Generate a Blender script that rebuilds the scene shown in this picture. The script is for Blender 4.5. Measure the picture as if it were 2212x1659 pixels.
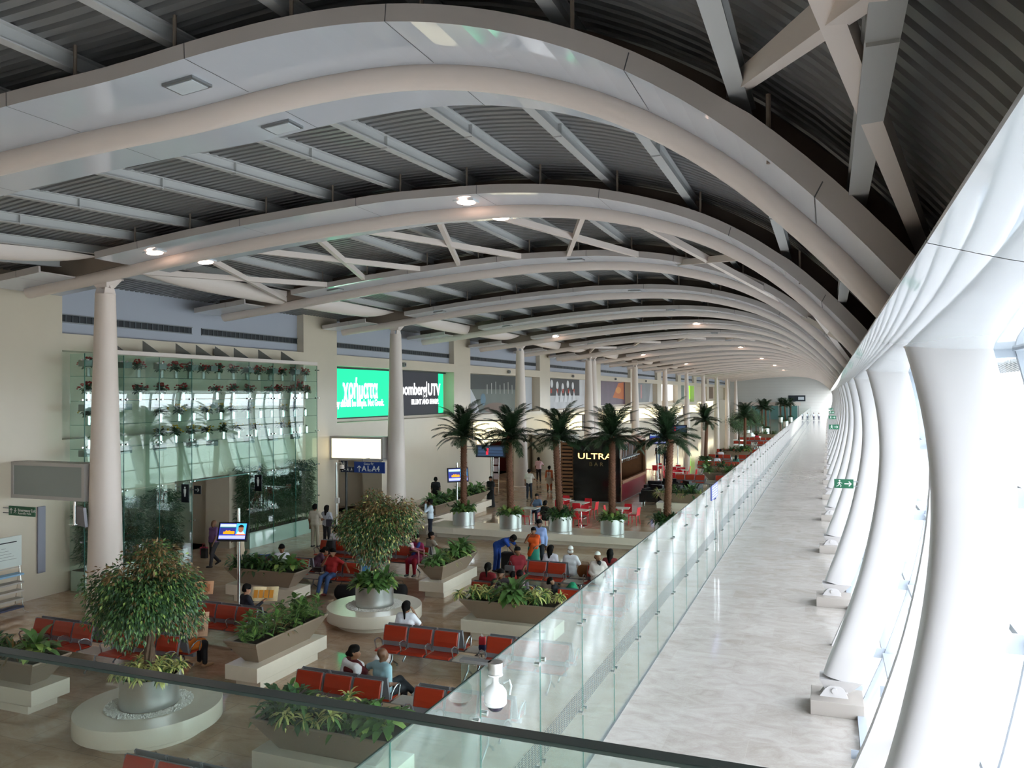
import bpy, bmesh, math, random
import numpy as np
from mathutils import Vector, Matrix, Euler
CAMANG = (0.377881, 0.014689, 0.006981)
for o in list(bpy.data.objects): bpy.data.objects.remove(o)
SC = bpy.context.scene
COL = SC.collection
random.seed(7); RNG = np.random.RandomState(7)
pi = math.pi
# ------------------------------------------------------------------ camera
FPX = 1720.0
cam_d = bpy.data.cameras.new('camera'); cam = bpy.data.objects.new('camera', cam_d); COL.objects.link(cam)
cam_d.sensor_fit = 'HORIZONTAL'; cam_d.sensor_width = 36.0; cam_d.lens = 36.0*FPX/2212.0
cam_d.clip_start = 0.05; cam_d.clip_end = 2000
psi, pit, rol = CAMANG
fw = Vector((-math.sin(psi)*math.cos(pit), math.cos(psi)*math.cos(pit), math.sin(pit)))
r0 = Vector((math.cos(psi), math.sin(psi), 0)); u0 = r0.cross(fw)
cR = r0*math.cos(rol) - u0*math.sin(rol); cU = r0*math.sin(rol) + u0*math.cos(rol)
cam.matrix_world = Matrix(((cR.x, cU.x, -fw.x, 0), (cR.y, cU.y, -fw.y, 0), (cR.z, cU.z, -fw.z, 6.0), (0, 0, 0, 1)))
SC.camera = cam
# ------------------------------------------------------------------ sky, exposure
W = bpy.data.worlds.new('world'); SC.world = W; W.use_nodes = True
wn = W.node_tree.nodes; wl = W.node_tree.links
bg = wn['Background']; bg.inputs['Color'].default_value = (0.94, 0.955, 1.0, 1); bg.inputs['Strength'].default_value = 6.8
SC.view_settings.view_transform = 'Standard'; SC.view_settings.look = 'None'
SC.view_settings.exposure = 0.66; SC.view_settings.gamma = 1.0
try: SC.view_settings.use_curve_mapping = False
except Exception: pass
# ------------------------------------------------------------------ materials
MATS = {}
def lin(c):
    return tuple(((v/255.0)/12.92 if v/255.0 <= 0.04045 else ((v/255.0+0.055)/1.055)**2.4) for v in c)
def mat(name, col, rough=0.5, metal=0.0, noise=0.0, nscale=8.0, bump=0.0, bscale=40.0, spec=0.5, emit=None, estr=0.0, coat=0.0, sub=0.0, twoside=False):
    if name in MATS: return MATS[name]
    m = bpy.data.materials.new(name); m.use_nodes = True; MATS[name] = m
    nt = m.node_tree; b = nt.nodes['Principled BSDF']
    c = lin(col)
    b.inputs['Base Color'].default_value = (*c, 1); b.inputs['Roughness'].default_value = rough
    b.inputs['Metallic'].default_value = metal; b.inputs['Specular IOR Level'].default_value = spec
    if coat: b.inputs['Coat Weight'].default_value = coat; b.inputs['Coat Roughness'].default_value = 0.05
    if noise:
        tc = nt.nodes.new('ShaderNodeTexCoord'); nz = nt.nodes.new('ShaderNodeTexNoise'); nz.inputs['Scale'].default_value = nscale; nz.inputs['Detail'].default_value = 4
        mx = nt.nodes.new('ShaderNodeMix'); mx.data_type = 'RGBA'
        mx.inputs[6].default_value = (*[max(0, v*(1-noise)) for v in c], 1); mx.inputs[7].default_value = (*[min(1, v*(1+noise)) for v in c], 1)
        nt.links.new(tc.outputs['Object'], nz.inputs['Vector']); nt.links.new(nz.outputs['Fac'], mx.inputs[0]); nt.links.new(mx.outputs[2], b.inputs['Base Color'])
    if bump:
        tc = nt.nodes.new('ShaderNodeTexCoord'); nz = nt.nodes.new('ShaderNodeTexNoise'); nz.inputs['Scale'].default_value = bscale
        bp = nt.nodes.new('ShaderNodeBump'); bp.inputs['Strength'].default_value = bump; bp.inputs['Distance'].default_value = 0.02
        nt.links.new(tc.outputs['Object'], nz.inputs['Vector']); nt.links.new(nz.outputs['Fac'], bp.inputs['Height']); nt.links.new(bp.outputs['Normal'], b.inputs['Normal'])
    if emit:
        b.inputs['Emission Color'].default_value = (*lin(emit), 1); b.inputs['Emission Strength'].default_value = estr
    return m
def glassmat(name, tint, refl=0.04, rmax=1.0, haze=0.0, hazecol=(200, 225, 220)):
    if name in MATS: return MATS[name]
    m = bpy.data.materials.new(name); m.use_nodes = True; MATS[name] = m; nt = m.node_tree; nt.nodes.clear()
    out = nt.nodes.new('ShaderNodeOutputMaterial'); tr = nt.nodes.new('ShaderNodeBsdfTransparent'); gl = nt.nodes.new('ShaderNodeBsdfGlossy')
    tr.inputs['Color'].default_value = (*lin(tint), 1); gl.inputs['Roughness'].default_value = 0.0; gl.inputs['Color'].default_value = (1, 1, 1, 1)
    # Schlick reflectance that treats both faces of a pane alike
    ge = nt.nodes.new('ShaderNodeNewGeometry'); dt = nt.nodes.new('ShaderNodeVectorMath'); dt.operation = 'DOT_PRODUCT'
    nt.links.new(ge.outputs['Normal'], dt.inputs[0]); nt.links.new(ge.outputs['Incoming'], dt.inputs[1])
    def mth(op, a, b=0.0):
        q = nt.nodes.new('ShaderNodeMath'); q.operation = op
        for i, v in enumerate((a, b)):
            if isinstance(v, (int, float)): q.inputs[i].default_value = v
            else: nt.links.new(v, q.inputs[i])
        return q.outputs[0]
    c = mth('SUBTRACT', 1.0, mth('ABSOLUTE', dt.outputs['Value'])); c = mth('POWER', c, 4.5)
    ml = mth('MINIMUM', mth('MULTIPLY', mth('ADD', mth('MULTIPLY', c, 0.96), refl), rmax), 0.95)
    mx = nt.nodes.new('ShaderNodeMixShader'); nt.links.new(ml, mx.inputs[0])
    a = tr.outputs[0]
    if haze:
        df = nt.nodes.new('ShaderNodeBsdfDiffuse'); df.inputs['Color'].default_value = (*lin(hazecol), 1)
        m2 = nt.nodes.new('ShaderNodeMixShader'); m2.inputs[0].default_value = haze
        nt.links.new(tr.outputs[0], m2.inputs[1]); nt.links.new(df.outputs[0], m2.inputs[2]); a = m2.outputs[0]
    nt.links.new(a, mx.inputs[1]); nt.links.new(gl.outputs[0], mx.inputs[2]); nt.links.new(mx.outputs[0], out.inputs[0])
    return m
def stonefloor(name, cols, tile, rough, grout, tv=0.22, mott=0.62, ms=(0.6, 2.0, 1)):
    m = bpy.data.materials.new(name); m.use_nodes = True; MATS[name] = m; nt = m.node_tree; b = nt.nodes['Principled BSDF']; L = nt.links
    tc = nt.nodes.new('ShaderNodeTexCoord'); mp = nt.nodes.new('ShaderNodeMapping'); L.new(tc.outputs['Object'], mp.inputs['Vector'])
    br = nt.nodes.new('ShaderNodeTexBrick'); br.offset = 0.5; br.inputs['Scale'].default_value = 1.0
    br.inputs['Brick Width'].default_value = tile[0]; br.inputs['Row Height'].default_value = tile[1]; br.inputs['Mortar Size'].default_value = 0.004
    br.inputs['Color1'].default_value = (0.0, 0, 0, 1); br.inputs['Color2'].default_value = (1, 1, 1, 1); br.inputs['Mortar'].default_value = (0.5, 0.5, 0.5, 1); br.inputs['Bias'].default_value = 0
    L.new(mp.outputs[0], br.inputs['Vector'])
    n1 = nt.nodes.new('ShaderNodeTexNoise'); n1.inputs['Scale'].default_value = 1.6; n1.inputs['Detail'].default_value = 8; n1.inputs['Roughness'].default_value = 0.65; n1.inputs['Distortion'].default_value = 1.2
    n2 = nt.nodes.new('ShaderNodeTexNoise'); n2.inputs['Scale'].default_value = 0.22; n2.inputs['Detail'].default_value = 2
    n3 = nt.nodes.new('ShaderNodeTexNoise'); n3.inputs['Scale'].default_value = 30; n3.inputs['Detail'].default_value = 3
    mp2 = nt.nodes.new('ShaderNodeMapping'); mp2.inputs['Scale'].default_value = ms; L.new(tc.outputs['Object'], mp2.inputs['Vector']); L.new(mp2.outputs[0], n1.inputs['Vector'])
    L.new(tc.outputs['Object'], n2.inputs['Vector']); L.new(tc.outputs['Object'], n3.inputs['Vector'])
    def mth(op, a, bb):
        q = nt.nodes.new('ShaderNodeMath'); q.operation = op
        for i, v in enumerate((a, bb)):
            if isinstance(v, (int, float)): q.inputs[i].default_value = v
            else: L.new(v, q.inputs[i])
        return q.outputs[0]
    f = mth('ADD', mth('MULTIPLY', br.outputs['Color'], tv), mth('MULTIPLY', n1.outputs['Fac'], mott))
    f = mth('ADD', f, mth('MULTIPLY', n3.outputs['Fac'], 0.16))
    cr = nt.nodes.new('ShaderNodeValToRGB'); L.new(f, cr.inputs[0])
    cr.color_ramp.elements[0].position = 0.25; cr.color_ramp.elements[0].color = (*lin(cols[0]), 1)
    cr.color_ramp.elements[1].position = 0.75; cr.color_ramp.elements[1].color = (*lin(cols[2]), 1)
    e = cr.color_ramp.elements.new(0.5); e.color = (*lin(cols[1]), 1)
    mg = nt.nodes.new('ShaderNodeMix'); mg.data_type = 'RGBA'; L.new(br.outputs['Fac'], mg.inputs[0]); L.new(cr.outputs[0], mg.inputs[6]); mg.inputs[7].default_value = (*lin(grout), 1)
    if len(cols) > 3:
        m3 = nt.nodes.new('ShaderNodeMix'); m3.data_type = 'RGBA'; m3.blend_type = 'MULTIPLY'
        c2 = nt.nodes.new('ShaderNodeValToRGB'); c2.color_ramp.elements[0].position = 0.4; c2.color_ramp.elements[1].position = 0.6
        c2.color_ramp.elements[0].color = (*cols[3], 1); c2.color_ramp.elements[1].color = (1, 1, 1, 1)
        L.new(n2.outputs['Fac'], c2.inputs[0]); m3.inputs[0].default_value = 1; L.new(mg.outputs[2], m3.inputs[6]); L.new(c2.outputs[0], m3.inputs[7]); L.new(m3.outputs[2], b.inputs['Base Color'])
    else: L.new(mg.outputs[2], b.inputs['Base Color'])
    b.inputs['Roughness'].default_value = rough; b.inputs['Specular IOR Level'].default_value = 0.6
    return m
M_white = mat('painted_steel', (228, 215, 207), 0.42)
M_clad = mat('cladding_panel', (200, 204, 212), 0.08, spec=0.9)
M_edge = mat('cladding_edge', (196, 188, 184), 0.5)
M_brown = mat('dark_steel', (128, 114, 102), 0.6)
M_deck = mat('roof_deck', (138, 138, 138), 0.42, 0.25)
M_purlin = mat('purlin_paint', (184, 184, 183), 0.5)
M_rib = mat('rib_paint', (200, 196, 195), 0.35)
M_wall = mat('cream_wall', (216, 203, 182), 0.28, noise=0.03, nscale=1.5)
M_wallb = mat('bluegrey_panel', (176, 180, 192), 0.45)
M_dark = mat('dark_slot', (30, 34, 40), 0.5)
M_grey = mat('grey_metal', (140, 143, 145), 0.35, 0.6)
M_steel = mat('brushed_steel', (205, 205, 203), 0.3, 0.95)
def brushed(m):      # vertical-axis brushing on round steel pots
    nt = m.node_tree; tg = nt.nodes.new('ShaderNodeTangent'); tg.direction_type = 'RADIAL'; tg.axis = 'Z'; b = nt.nodes['Principled BSDF']
    b.inputs['Anisotropic'].default_value = 0.75; nt.links.new(tg.outputs[0], b.inputs['Tangent'])
brushed(M_steel)
M_chrome = mat('chrome', (235, 235, 235), 0.12, 1.0)
M_slab = mat('cream_stone', (228, 215, 197), 0.22, noise=0.04, nscale=6)
M_trough = mat('bronze_trough', (150, 132, 115), 0.34, 0.3)
M_soil = mat('soil', (50, 40, 32), 0.9)
M_pebble = mat('white_pebbles', (225, 220, 212), 0.5)
M_leaf1 = mat('leaf_green', (84, 118, 60), 0.42, noise=0.4, nscale=9)
M_leaf2 = mat('leaf_dark', (50, 82, 48), 0.42, noise=0.4, nscale=9)
M_leaf3 = mat('leaf_bright', (150, 172, 92), 0.42, noise=0.35, nscale=12)
M_leaf4 = mat('leaf_yellow', (206, 204, 124), 0.45, noise=0.35, nscale=14)
M_leaf5 = mat('leaf_bronze', (124, 98, 60), 0.45, noise=0.4, nscale=8)
M_palm = mat('palm_leaf', (40, 62, 38), 0.38, noise=0.35, nscale=5)
M_bark = mat('bark', (84, 64, 48), 0.85, noise=0.4, nscale=14)
M_pbark = mat('palm_bark', (124, 84, 62), 0.8, noise=0.5, nscale=22)
M_red = mat('red_seat', (164, 46, 20), 0.42)
M_reddk = mat('red_edge', (104, 20, 18), 0.4)
M_seatg = mat('seat_grey', (140, 138, 144), 0.45, 0.3)
M_plas = mat('red_plastic', (214, 34, 48), 0.35)
M_black = mat('black_gloss', (12, 12, 14), 0.12)
M_blackm = mat('black_matte', (20, 20, 22), 0.6)
M_glass = glassmat('partition_glass', (238, 248, 244), refl=0.05, rmax=1.2, haze=0.05, hazecol=(205,222,216))
M_glass2 = glassmat('screen_glass', (240, 250, 246), refl=0.07, rmax=0.7, haze=0.012)
M_glaze = glassmat('facade_glass', (238, 245, 250), rmax=0.6)
M_gedge = mat('glass_edge', (70, 120, 108), 0.15)
M_lamp = mat('lamp_glow', (255, 225, 205), 0.5, emit=(255, 214, 190), estr=14)
M_lampoff = mat('lamp_glass', (205, 212, 216), 0.15)
M_box = mat('lightbox_glow', (255, 246, 214), 0.5, emit=(255, 244, 205), estr=1.0)
# ------------------------------------------------------------------ mesh builder
class MB:
    def __init__(s): s.v = []; s.f = []; s.mi = []; s.sm = []; s.n = 0
    def add(s, V, F, mi=0, smooth=False):
        V = np.asarray(V, float).reshape(-1, 3); s.v.append(V)
        for f in F: s.f.append(tuple(int(i)+s.n for i in f)); s.mi.append(mi); s.sm.append(smooth)
        s.n += len(V); return s
    def box(s, x0, x1, y0, y1, z0, z1, mi=0):
        return s.add([(x0,y0,z0),(x1,y0,z0),(x1,y1,z0),(x0,y1,z0),(x0,y0,z1),(x1,y0,z1),(x1,y1,z1),(x0,y1,z1)],
            [(0,3,2,1),(4,5,6,7),(0,1,5,4),(1,2,6,5),(2,3,7,6),(3,0,4,7)], mi)
    def cbox(s, x0, x1, y0, y1, z0, z1, c=0.01, mi=0):   # box with chamfered edges
        bm = bmesh.new(); bmesh.ops.create_cube(bm, size=1)
        for v in bm.verts: v.co = Vector((x0+(v.co.x+.5)*(x1-x0), y0+(v.co.y+.5)*(y1-y0), z0+(v.co.z+.5)*(z1-z0)))
        bmesh.ops.bevel(bm, geom=list(bm.edges), offset=c, segments=2, affect='EDGES', profile=0.6)
        bm.verts.index_update(); s.add([tuple(v.co) for v in bm.verts], [[v.index for v in f.verts] for f in bm.faces], mi); bm.free(); return s
    def obox(s, c, ax, ay, az, mi=0):   # oriented box: centre, half-axis vectors
        c = Vector(c); ax = Vector(ax); ay = Vector(ay); az = Vector(az)
        P = [c+sx*ax+sy*ay+sz*az for sz in (-1,1) for sx, sy in ((-1,-1),(1,-1),(1,1),(-1,1))]
        return s.add([tuple(p) for p in P], [(0,3,2,1),(4,5,6,7),(0,1,5,4),(1,2,6,5),(2,3,7,6),(3,0,4,7)], mi)
    def bar(s, a, b, w, h, up=(0,0,1), mi=0):
        a = Vector(a); b = Vector(b); d = (b-a); l = d.length; d.normalize(); u = Vector(up); sd = d.cross(u)
        if sd.length < 1e-4: sd = d.cross(Vector((1,0,0)))
        sd.normalize(); u = sd.cross(d).normalized()
        return s.obox((a+b)/2, d*l/2, sd*w/2, u*h/2, mi)
    def tube(s, P, R, n=8, mi=0, caps=True, smooth=True):
        P = [Vector(p) for p in P]; 
        if not hasattr(R, '__len__'): R = [R]*len(P)
        V = []; up = None
        for i, p in enumerate(P):
            d = (P[min(i+1, len(P)-1)]-P[max(i-1, 0)]).normalized()
            if up is None: up = d.orthogonal().normalized()
            up = (up - d*up.dot(d)); up = up.normalized() if up.length > 1e-6 else d.orthogonal().normalized()
            sd = d.cross(up)
            for k in range(n):
                a = 2*pi*k/n; V.append(tuple(p+(up*math.cos(a)+sd*math.sin(a))*R[i]))
        F = [(i*n+k, i*n+(k+1)%n, (i+1)*n+(k+1)%n, (i+1)*n+k) for i in range(len(P)-1) for k in range(n)]
        s.add(V, F, mi, smooth)
        if caps:
            s.add(V[:n], [tuple(range(n-1, -1, -1))], mi); s.add(V[-n:], [tuple(range(n))], mi)
        return s
    def cyl(s, x, y, z0, z1, r0, r1=None, n=24, mi=0):
        return s.tube([(x,y,z0),(x,y,z1)], [r0, r0 if r1 is None else r1], n, mi)
    def lathe(s, prof, x=0, y=0, z=0, n=32, mi=0, smooth=True):
        V = [(x+r*math.cos(2*pi*k/n), y+r*math.sin(2*pi*k/n), z+h) for r, h in prof for k in range(n)]
        F = [(i*n+k, i*n+(k+1)%n, (i+1)*n+(k+1)%n, (i+1)*n+k) for i in range(len(prof)-1) for k in range(n)]
        s.add(V, F, mi, smooth); return s
    def sweep(s, path, secs, mi=0, smooth=False, closed=True, caps=True):  # path of points; secs list of vertex rings (already placed)
        n = len(secs[0]); V = [tuple(p) for r in secs for p in r]
        m = n if closed else n-1
        F = [(i*n+k, i*n+(k+1)%n, (i+1)*n+(k+1)%n, (i+1)*n+k) for i in range(len(secs)-1) for k in range(m)]
        s.add(V, F, mi, smooth)
        if caps and closed: s.add(V[:n], [tuple(range(n-1,-1,-1))], mi); s.add(V[-n:], [tuple(range(n))], mi)
        return s
    def mesh(s, name, mats):
        me = bpy.data.meshes.new(name)
        V = np.concatenate(s.v) if s.v else np.zeros((0,3))
        me.from_pydata(V.tolist(), [], s.f)
        for m in (mats if isinstance(mats, (list, tuple)) else [mats]): me.materials.append(m)
        if s.mi: me.polygons.foreach_set('material_index', s.mi); me.polygons.foreach_set('use_smooth', s.sm)
        me.update()
        if any(s.sm): me.set_sharp_from_angle(angle=0.75)
        return me
    def build(s, name, mats, parent=None, loc=None):
        return link(name, s.mesh(name, mats), parent, loc)
def link(name, me, parent=None, loc=None, rz=0):
    o = bpy.data.objects.new(name, me); COL.objects.link(o)
    if parent is not None: o.parent = parent
    if loc is not None: o.location = loc
    if rz: o.rotation_euler = (0, 0, rz)
    return o
def fmesh(name, V, F, mats, smooth=True):    # fast mesh from numpy arrays
    me = bpy.data.meshes.new(name); F = np.asarray(F, np.int32); n, k = F.shape
    me.vertices.add(len(V)); me.vertices.foreach_set('co', np.asarray(V, np.float32).ravel())
    me.loops.add(n*k); me.loops.foreach_set('vertex_index', F.ravel())
    me.polygons.add(n); me.polygons.foreach_set('loop_start', np.arange(n, dtype=np.int32)*k)
    try: me.polygons.foreach_set('loop_total', np.full(n, k, np.int32))
    except Exception: pass
    me.polygons.foreach_set('use_smooth', np.full(n, smooth, bool))
    for m in (mats if isinstance(mats, (list, tuple)) else [mats]): me.materials.append(m)
    me.update(calc_edges=True); me.validate(); return me
def tag(o, label=None, cat=None, group=None, kind=None):
    if label: o['label'] = label
    if cat: o['category'] = cat
    if group: o['group'] = group
    if kind: o['kind'] = kind
    return o
def thing(name, label, cat, loc=(0,0,0), rz=0, group=None):
    o = bpy.data.objects.new(name, None); COL.objects.link(o); o.location = loc; o.rotation_euler = (0,0,rz)
    o.empty_display_size = 0.1
    return tag(o, label, cat, group)
CH = {}
def tree_of(o): return [c for c in COL.objects if c.parent == o]
def dup(root, loc, rz=None, label=None, group=None, skip=()):
    kids = KIDS.get(root.name)
    if kids is None:
        kids = [(c, tree_of(c)) for c in tree_of(root)]; KIDS[root.name] = kids
    r = root.copy(); COL.objects.link(r); r.location = loc
    if rz is not None: r.rotation_euler = (0,0,rz)
    if label: r['label'] = label
    if group: r['group'] = group
    for c, gs in kids:
        if c.name in skip: continue
        d = c.copy(); COL.objects.link(d); d.parent = r
        for g in gs: e = g.copy(); COL.objects.link(e); e.parent = d
    return r
KIDS = {}
ORD = ['first','second','third','fourth','fifth','sixth','seventh','eighth','ninth','tenth','eleventh','twelfth','thirteenth','fourteenth','fifteenth','sixteenth','seventeenth','eighteenth','nineteenth','twentieth','twenty-first','twenty-second','twenty-third','twenty-fourth','twenty-fifth','twenty-sixth','twenty-seventh','twenty-eighth','twenty-ninth','thirtieth','thirty-first','thirty-second','thirty-third','thirty-fourth','thirty-fifth','thirty-sixth','thirty-seventh','thirty-eighth','thirty-ninth','fortieth']
def ordn(i):
    if i < len(ORD): return ORD[i]
    n = i+1; t = ['','','','','forty','fifty','sixty','seventy','eighty','ninety','hundred'][n//10]
    if n % 10 == 0: return {'forty':'fortieth','fifty':'fiftieth','sixty':'sixtieth','seventy':'seventieth','eighty':'eightieth','ninety':'ninetieth','hundred':'hundredth'}[t]
    return t+'-'+ORD[n%10-1]
def struct(name, mb, m, loc=None): return tag(mb.build(name, m, None, loc), kind='structure')
TXT = {}
def text(body, size, m, depth=0.01, align='CENTER', bold=0.0, name='lettering', sx=1.0):   # flat text -> mesh, in XZ plane facing -Y
    cu = bpy.data.curves.new('t', 'FONT'); cu.body = body; cu.size = size; cu.extrude = depth; cu.align_x = align; cu.align_y = 'CENTER'; cu.offset = bold; cu.resolution_u = 3
    o = bpy.data.objects.new('t', cu); COL.objects.link(o)
    dg = bpy.context.evaluated_depsgraph_get(); me = bpy.data.meshes.new_from_object(o.evaluated_get(dg)); bpy.data.objects.remove(o); bpy.data.curves.remove(cu)
    me.transform(Matrix.Scale(sx, 4, (1,0,0))); me.transform(Matrix.Rotation(pi/2, 4, 'X')); me.materials.clear(); me.materials.append(m); me.name = name
    return me
# ------------------------------------------------------------------ roof profile and arches
AX = [(-24.0,8.85),(-21.84,9.11),(-19.16,9.36),(-17.44,9.56),(-15.0,9.82),(-12.82,10.0),(-11.13,10.1),(-8.87,10.2),(-6.55,10.14),(-5.4,10.03),(-4.43,9.87),(-3.4,9.6),(-2.49,9.28),(-1.8,8.93),(-1.15,8.5),(-0.7,8.13),(-0.3,7.74),(0.08,7.34),(0.45,6.9),(0.8,6.45)]
ax_x = np.array([p[0] for p in AX]); ax_z = np.array([p[1] for p in AX])
def smooth_curve(P, n):
    P = np.array(P, float); d = np.r_[0, np.cumsum(np.linalg.norm(np.diff(P, axis=0), axis=1))]
    t = np.linspace(0, d[-1], n); Q = np.c_[np.interp(t, d, P[:,0]), np.interp(t, d, P[:,1])]
    for _ in range(3): Q[1:-1] = (Q[:-2]+2*Q[1:-1]+Q[2:])/4
    return Q
AXC = smooth_curve(AX, 90)
def sst(t): t = min(1, max(0, t)); return t*t*(3-2*t)
def drop(x, y):      # the roof dips a little towards the near end of the hall
    return -0.5*sst((-3-x)/6.0)*sst((16.4-y)/8.1)
def axz(x, y=100): return float(np.interp(x, AXC[:,0], AXC[:,1])) + drop(x, y)
def normals(Q):
    T = np.gradient(Q, axis=0); T /= np.linalg.norm(T, axis=1)[:,None]; return np.c_[-T[:,1], T[:,0]]
ARCH_Y = [0.2, 8.3, 16.4, 24.5, 32.6, 40.7, 48.9, 57.0, 65.1, 66.5] + [74.7+8.15*i for i in range(16)]
NA = len(ARCH_Y)
def arch_parts(y, wing=True):
    Q = AXC.copy(); Q[:,1] += [drop(x, y) for x in Q[:,0]]
    N = normals(Q); x = Q[:,0]
    pr = np.interp(x, [-24,-9,-4,1], [0.185,0.18,0.16,0.12])
    # pipe
    i0 = int(np.argmin(abs(x+21.8)))
    P = [(Q[i,0], 0, Q[i,1]) for i in range(i0, len(Q))]
    mbp = MB().tube(P, list(pr[i0:]), 16)
    # cladding wings: tray either side of the pipe, a gap round the column
    wings = []
    for sy in (-1, 1):
        for xa, xb in ((-22.0,-19.55), (-17.75, 1.0)):
            mb = MB()
            idx = [i for i in range(len(Q)) if xa <= x[i] <= xb]
            secs = []
            for i in idx:
                hw = 1.27; n = N[i]; th = 0.28 if x[i] > -1 else 0.26
                def pt(yy, o): o += 0.08 if o < 0.1 else 0; return (Q[i,0]+n[0]*o, yy, Q[i,1]+n[1]*o)
                secs.append([pt(sy*0.02, 0.0), pt(sy*hw, 0.0), pt(sy*hw, th), pt(sy*(hw-0.06), th), pt(sy*(hw-0.06), 0.04), pt(sy*0.02, 0.04)][::(1 if sy < 0 else -1)])
            n6 = 6; V = [p for r in secs for p in r]
            for a in range(len(secs)-1):
                for k in range(n6):
                    j = k if sy < 0 else (n6-2-k) % n6
                    mb.add([V[a*n6+k], V[a*n6+(k+1)%n6], V[(a+1)*n6+(k+1)%n6], V[(a+1)*n6+k]], [(0,1,2,3)], 1 if j == 1 else 0, False)
            mb.add(secs[0], [tuple(range(6))], 1); mb.add(secs[-1], [tuple(range(5,-1,-1))], 1)
            wings.append(mb)
    # upper chord
    secs = []
    for i in range(i0, len(Q)):
        n = N[i]; secs.append([(Q[i,0]+n[0]*o, yy, Q[i,1]+n[1]*o) for yy, o in ((-0.2,0.12),(0.2,0.12),(0.2,0.62),(-0.2,0.62))])
    mbc = MB().sweep(None, secs)
    # hanger rods between purlin and cladding edge
    mbh = MB()
    for px in PURX:
        if -17 < px < 0.2:
            for sy in (-1, 1):
                z = axz(px+0.25, y); mbh.tube([(px+0.25, sy*1.15, z+0.1), (px+0.25, sy*1.15, z+0.7)], 0.022, 6)
    # panel joints
    mbj = MB()
    for jx in (-20.6, -16.2, -12.9, -9.6, -6.9, -4.1, -1.6, -0.1):
        i = int(np.argmin(abs(x-jx))); n = N[i]
        for sy in (-1, 1):
            a = (Q[i,0]+n[0]*0.078, sy*0.19, Q[i,1]+n[1]*0.078); b = (Q[i,0]+n[0]*0.078, sy*1.27, Q[i,1]+n[1]*0.078)
            t = Vector((n[1], 0, -n[0]))*0.006
            va, vb = Vector(a), Vector(b); mbj.add([va-t, va+t, vb+t, vb-t], [(0,1,2,3)])
            c = Vector((Q[i,0]+n[0]*0.17, sy*1.273, Q[i,1]+n[1]*0.26)); b2 = Vector((b[0], sy*1.273, b[2])); mbj.add([b2-t, b2+t, c+t, c-t], [(0,1,2,3)])
    return mbp, wings, mbc, mbh, mbj
PURX = [-20.2, -18.3, -16.6, -14.8, -12.5, -10.65, -8.9, -7.3, -5.65, -4.05, -2.45, -0.70, 0.25]
def build_arches():
    protos = {}
    for k, y in enumerate(ARCH_Y):
        key = k if k < 2 else 2
        lab = '%s curved white roof arch from the camera, spanning the hall' % ordn(k) if k else 'white roof arch directly above the camera'
        lab = 'curved white roof arch, %s counted from the camera' % ordn(max(k-1, 0)) if k else 'curved white roof arch directly above the camera, outside the frame'
        if k == 0: continue
        if key not in protos:
            t = thing('roof_arch', lab, 'roof arch', (0, y, 0), 0, 'curved roof arches')
            p, w, c, h, j = arch_parts(y)
            p.build('pipe', M_white, t)
            for ww in w: ww.build('cladding_wing', [M_clad, M_edge], t)
            c.build('upper_chord', M_brown, t); tag(h.build('hanger_rods', M_brown, t), kind='stuff'); tag(j.build('panel_joints', mat('joint_dark', (84,84,86), .6), t), kind='stuff')
            protos[key] = t
        else: dup(protos[key], (0, y, 0), None, lab)
build_arches()
# downlights set in the wings
def downlights():
    off = thing('ceiling_light', 'x', 'ceiling light', (0,0,-50))
    MB().cbox(-0.24,0.24,-0.17,0.17,-0.035,0.02,0.008).build('frame', M_grey, off); MB().box(-0.2,0.2,-0.135,0.135,-0.045,-0.036).build('lens', M_lampoff, off)
    on = thing('ceiling_light', 'x', 'ceiling light', (0,0,-50))
    MB().cbox(-0.24,0.24,-0.17,0.17,-0.035,0.02,0.008).build('frame', M_lampoff, on); MB().lathe([(0.0,-0.075),(0.12,-0.07),(0.19,-0.05),(0.2,-0.036)], n=20).build('lens', M_lamp, on)
    lit = {2: ((-16.1,),(-7.25,)), 6: ((-16.1,),(-7.25,)), 10: ((-16.1,),(-7.25,)), 13: ((-16.1,),(-7.25,)), 16: ((-7.25,),), 19: ((-7.25,),)}
    first = {True: on, False: off}
    for k, y in enumerate(ARCH_Y):
        if k == 0 or k > 20: continue
        for x in (-7.25, -16.1):
            if k == 1 and x < -8: continue
            for sy in (-1, 1):
                if k > 3 and sy > 0: continue
                isl = any(x in q for q in lit.get(k, ())) and (k == 2 or sy < 0)
                if k > 8 and not isl: continue
                xx = x + (0.0 if sy < 0 else 0.1); z = axz(xx, y)+0.08
                sl = math.atan2(axz(xx+.2, y)-axz(xx-.2, y), .4)
                lab = '%s square downlight in the %s roof arch, %s wing, %s half' % ('lit' if isl else 'unlit', ordn(k-1), 'near' if sy < 0 else 'far', 'left' if x < -10 else 'right')
                src = first[isl]
                if src.location.z < -40: o = src; o['label'] = lab; o.location = (xx, y+(-0.75 if sy < 0 else 0.95), z)
                else: o = dup(src, (xx, y+(-0.75 if sy < 0 else 0.95), z), None, lab)
                o.rotation_euler = (0, -sl, 0); o['group'] = 'downlights in the arches'
downlights()
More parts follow.
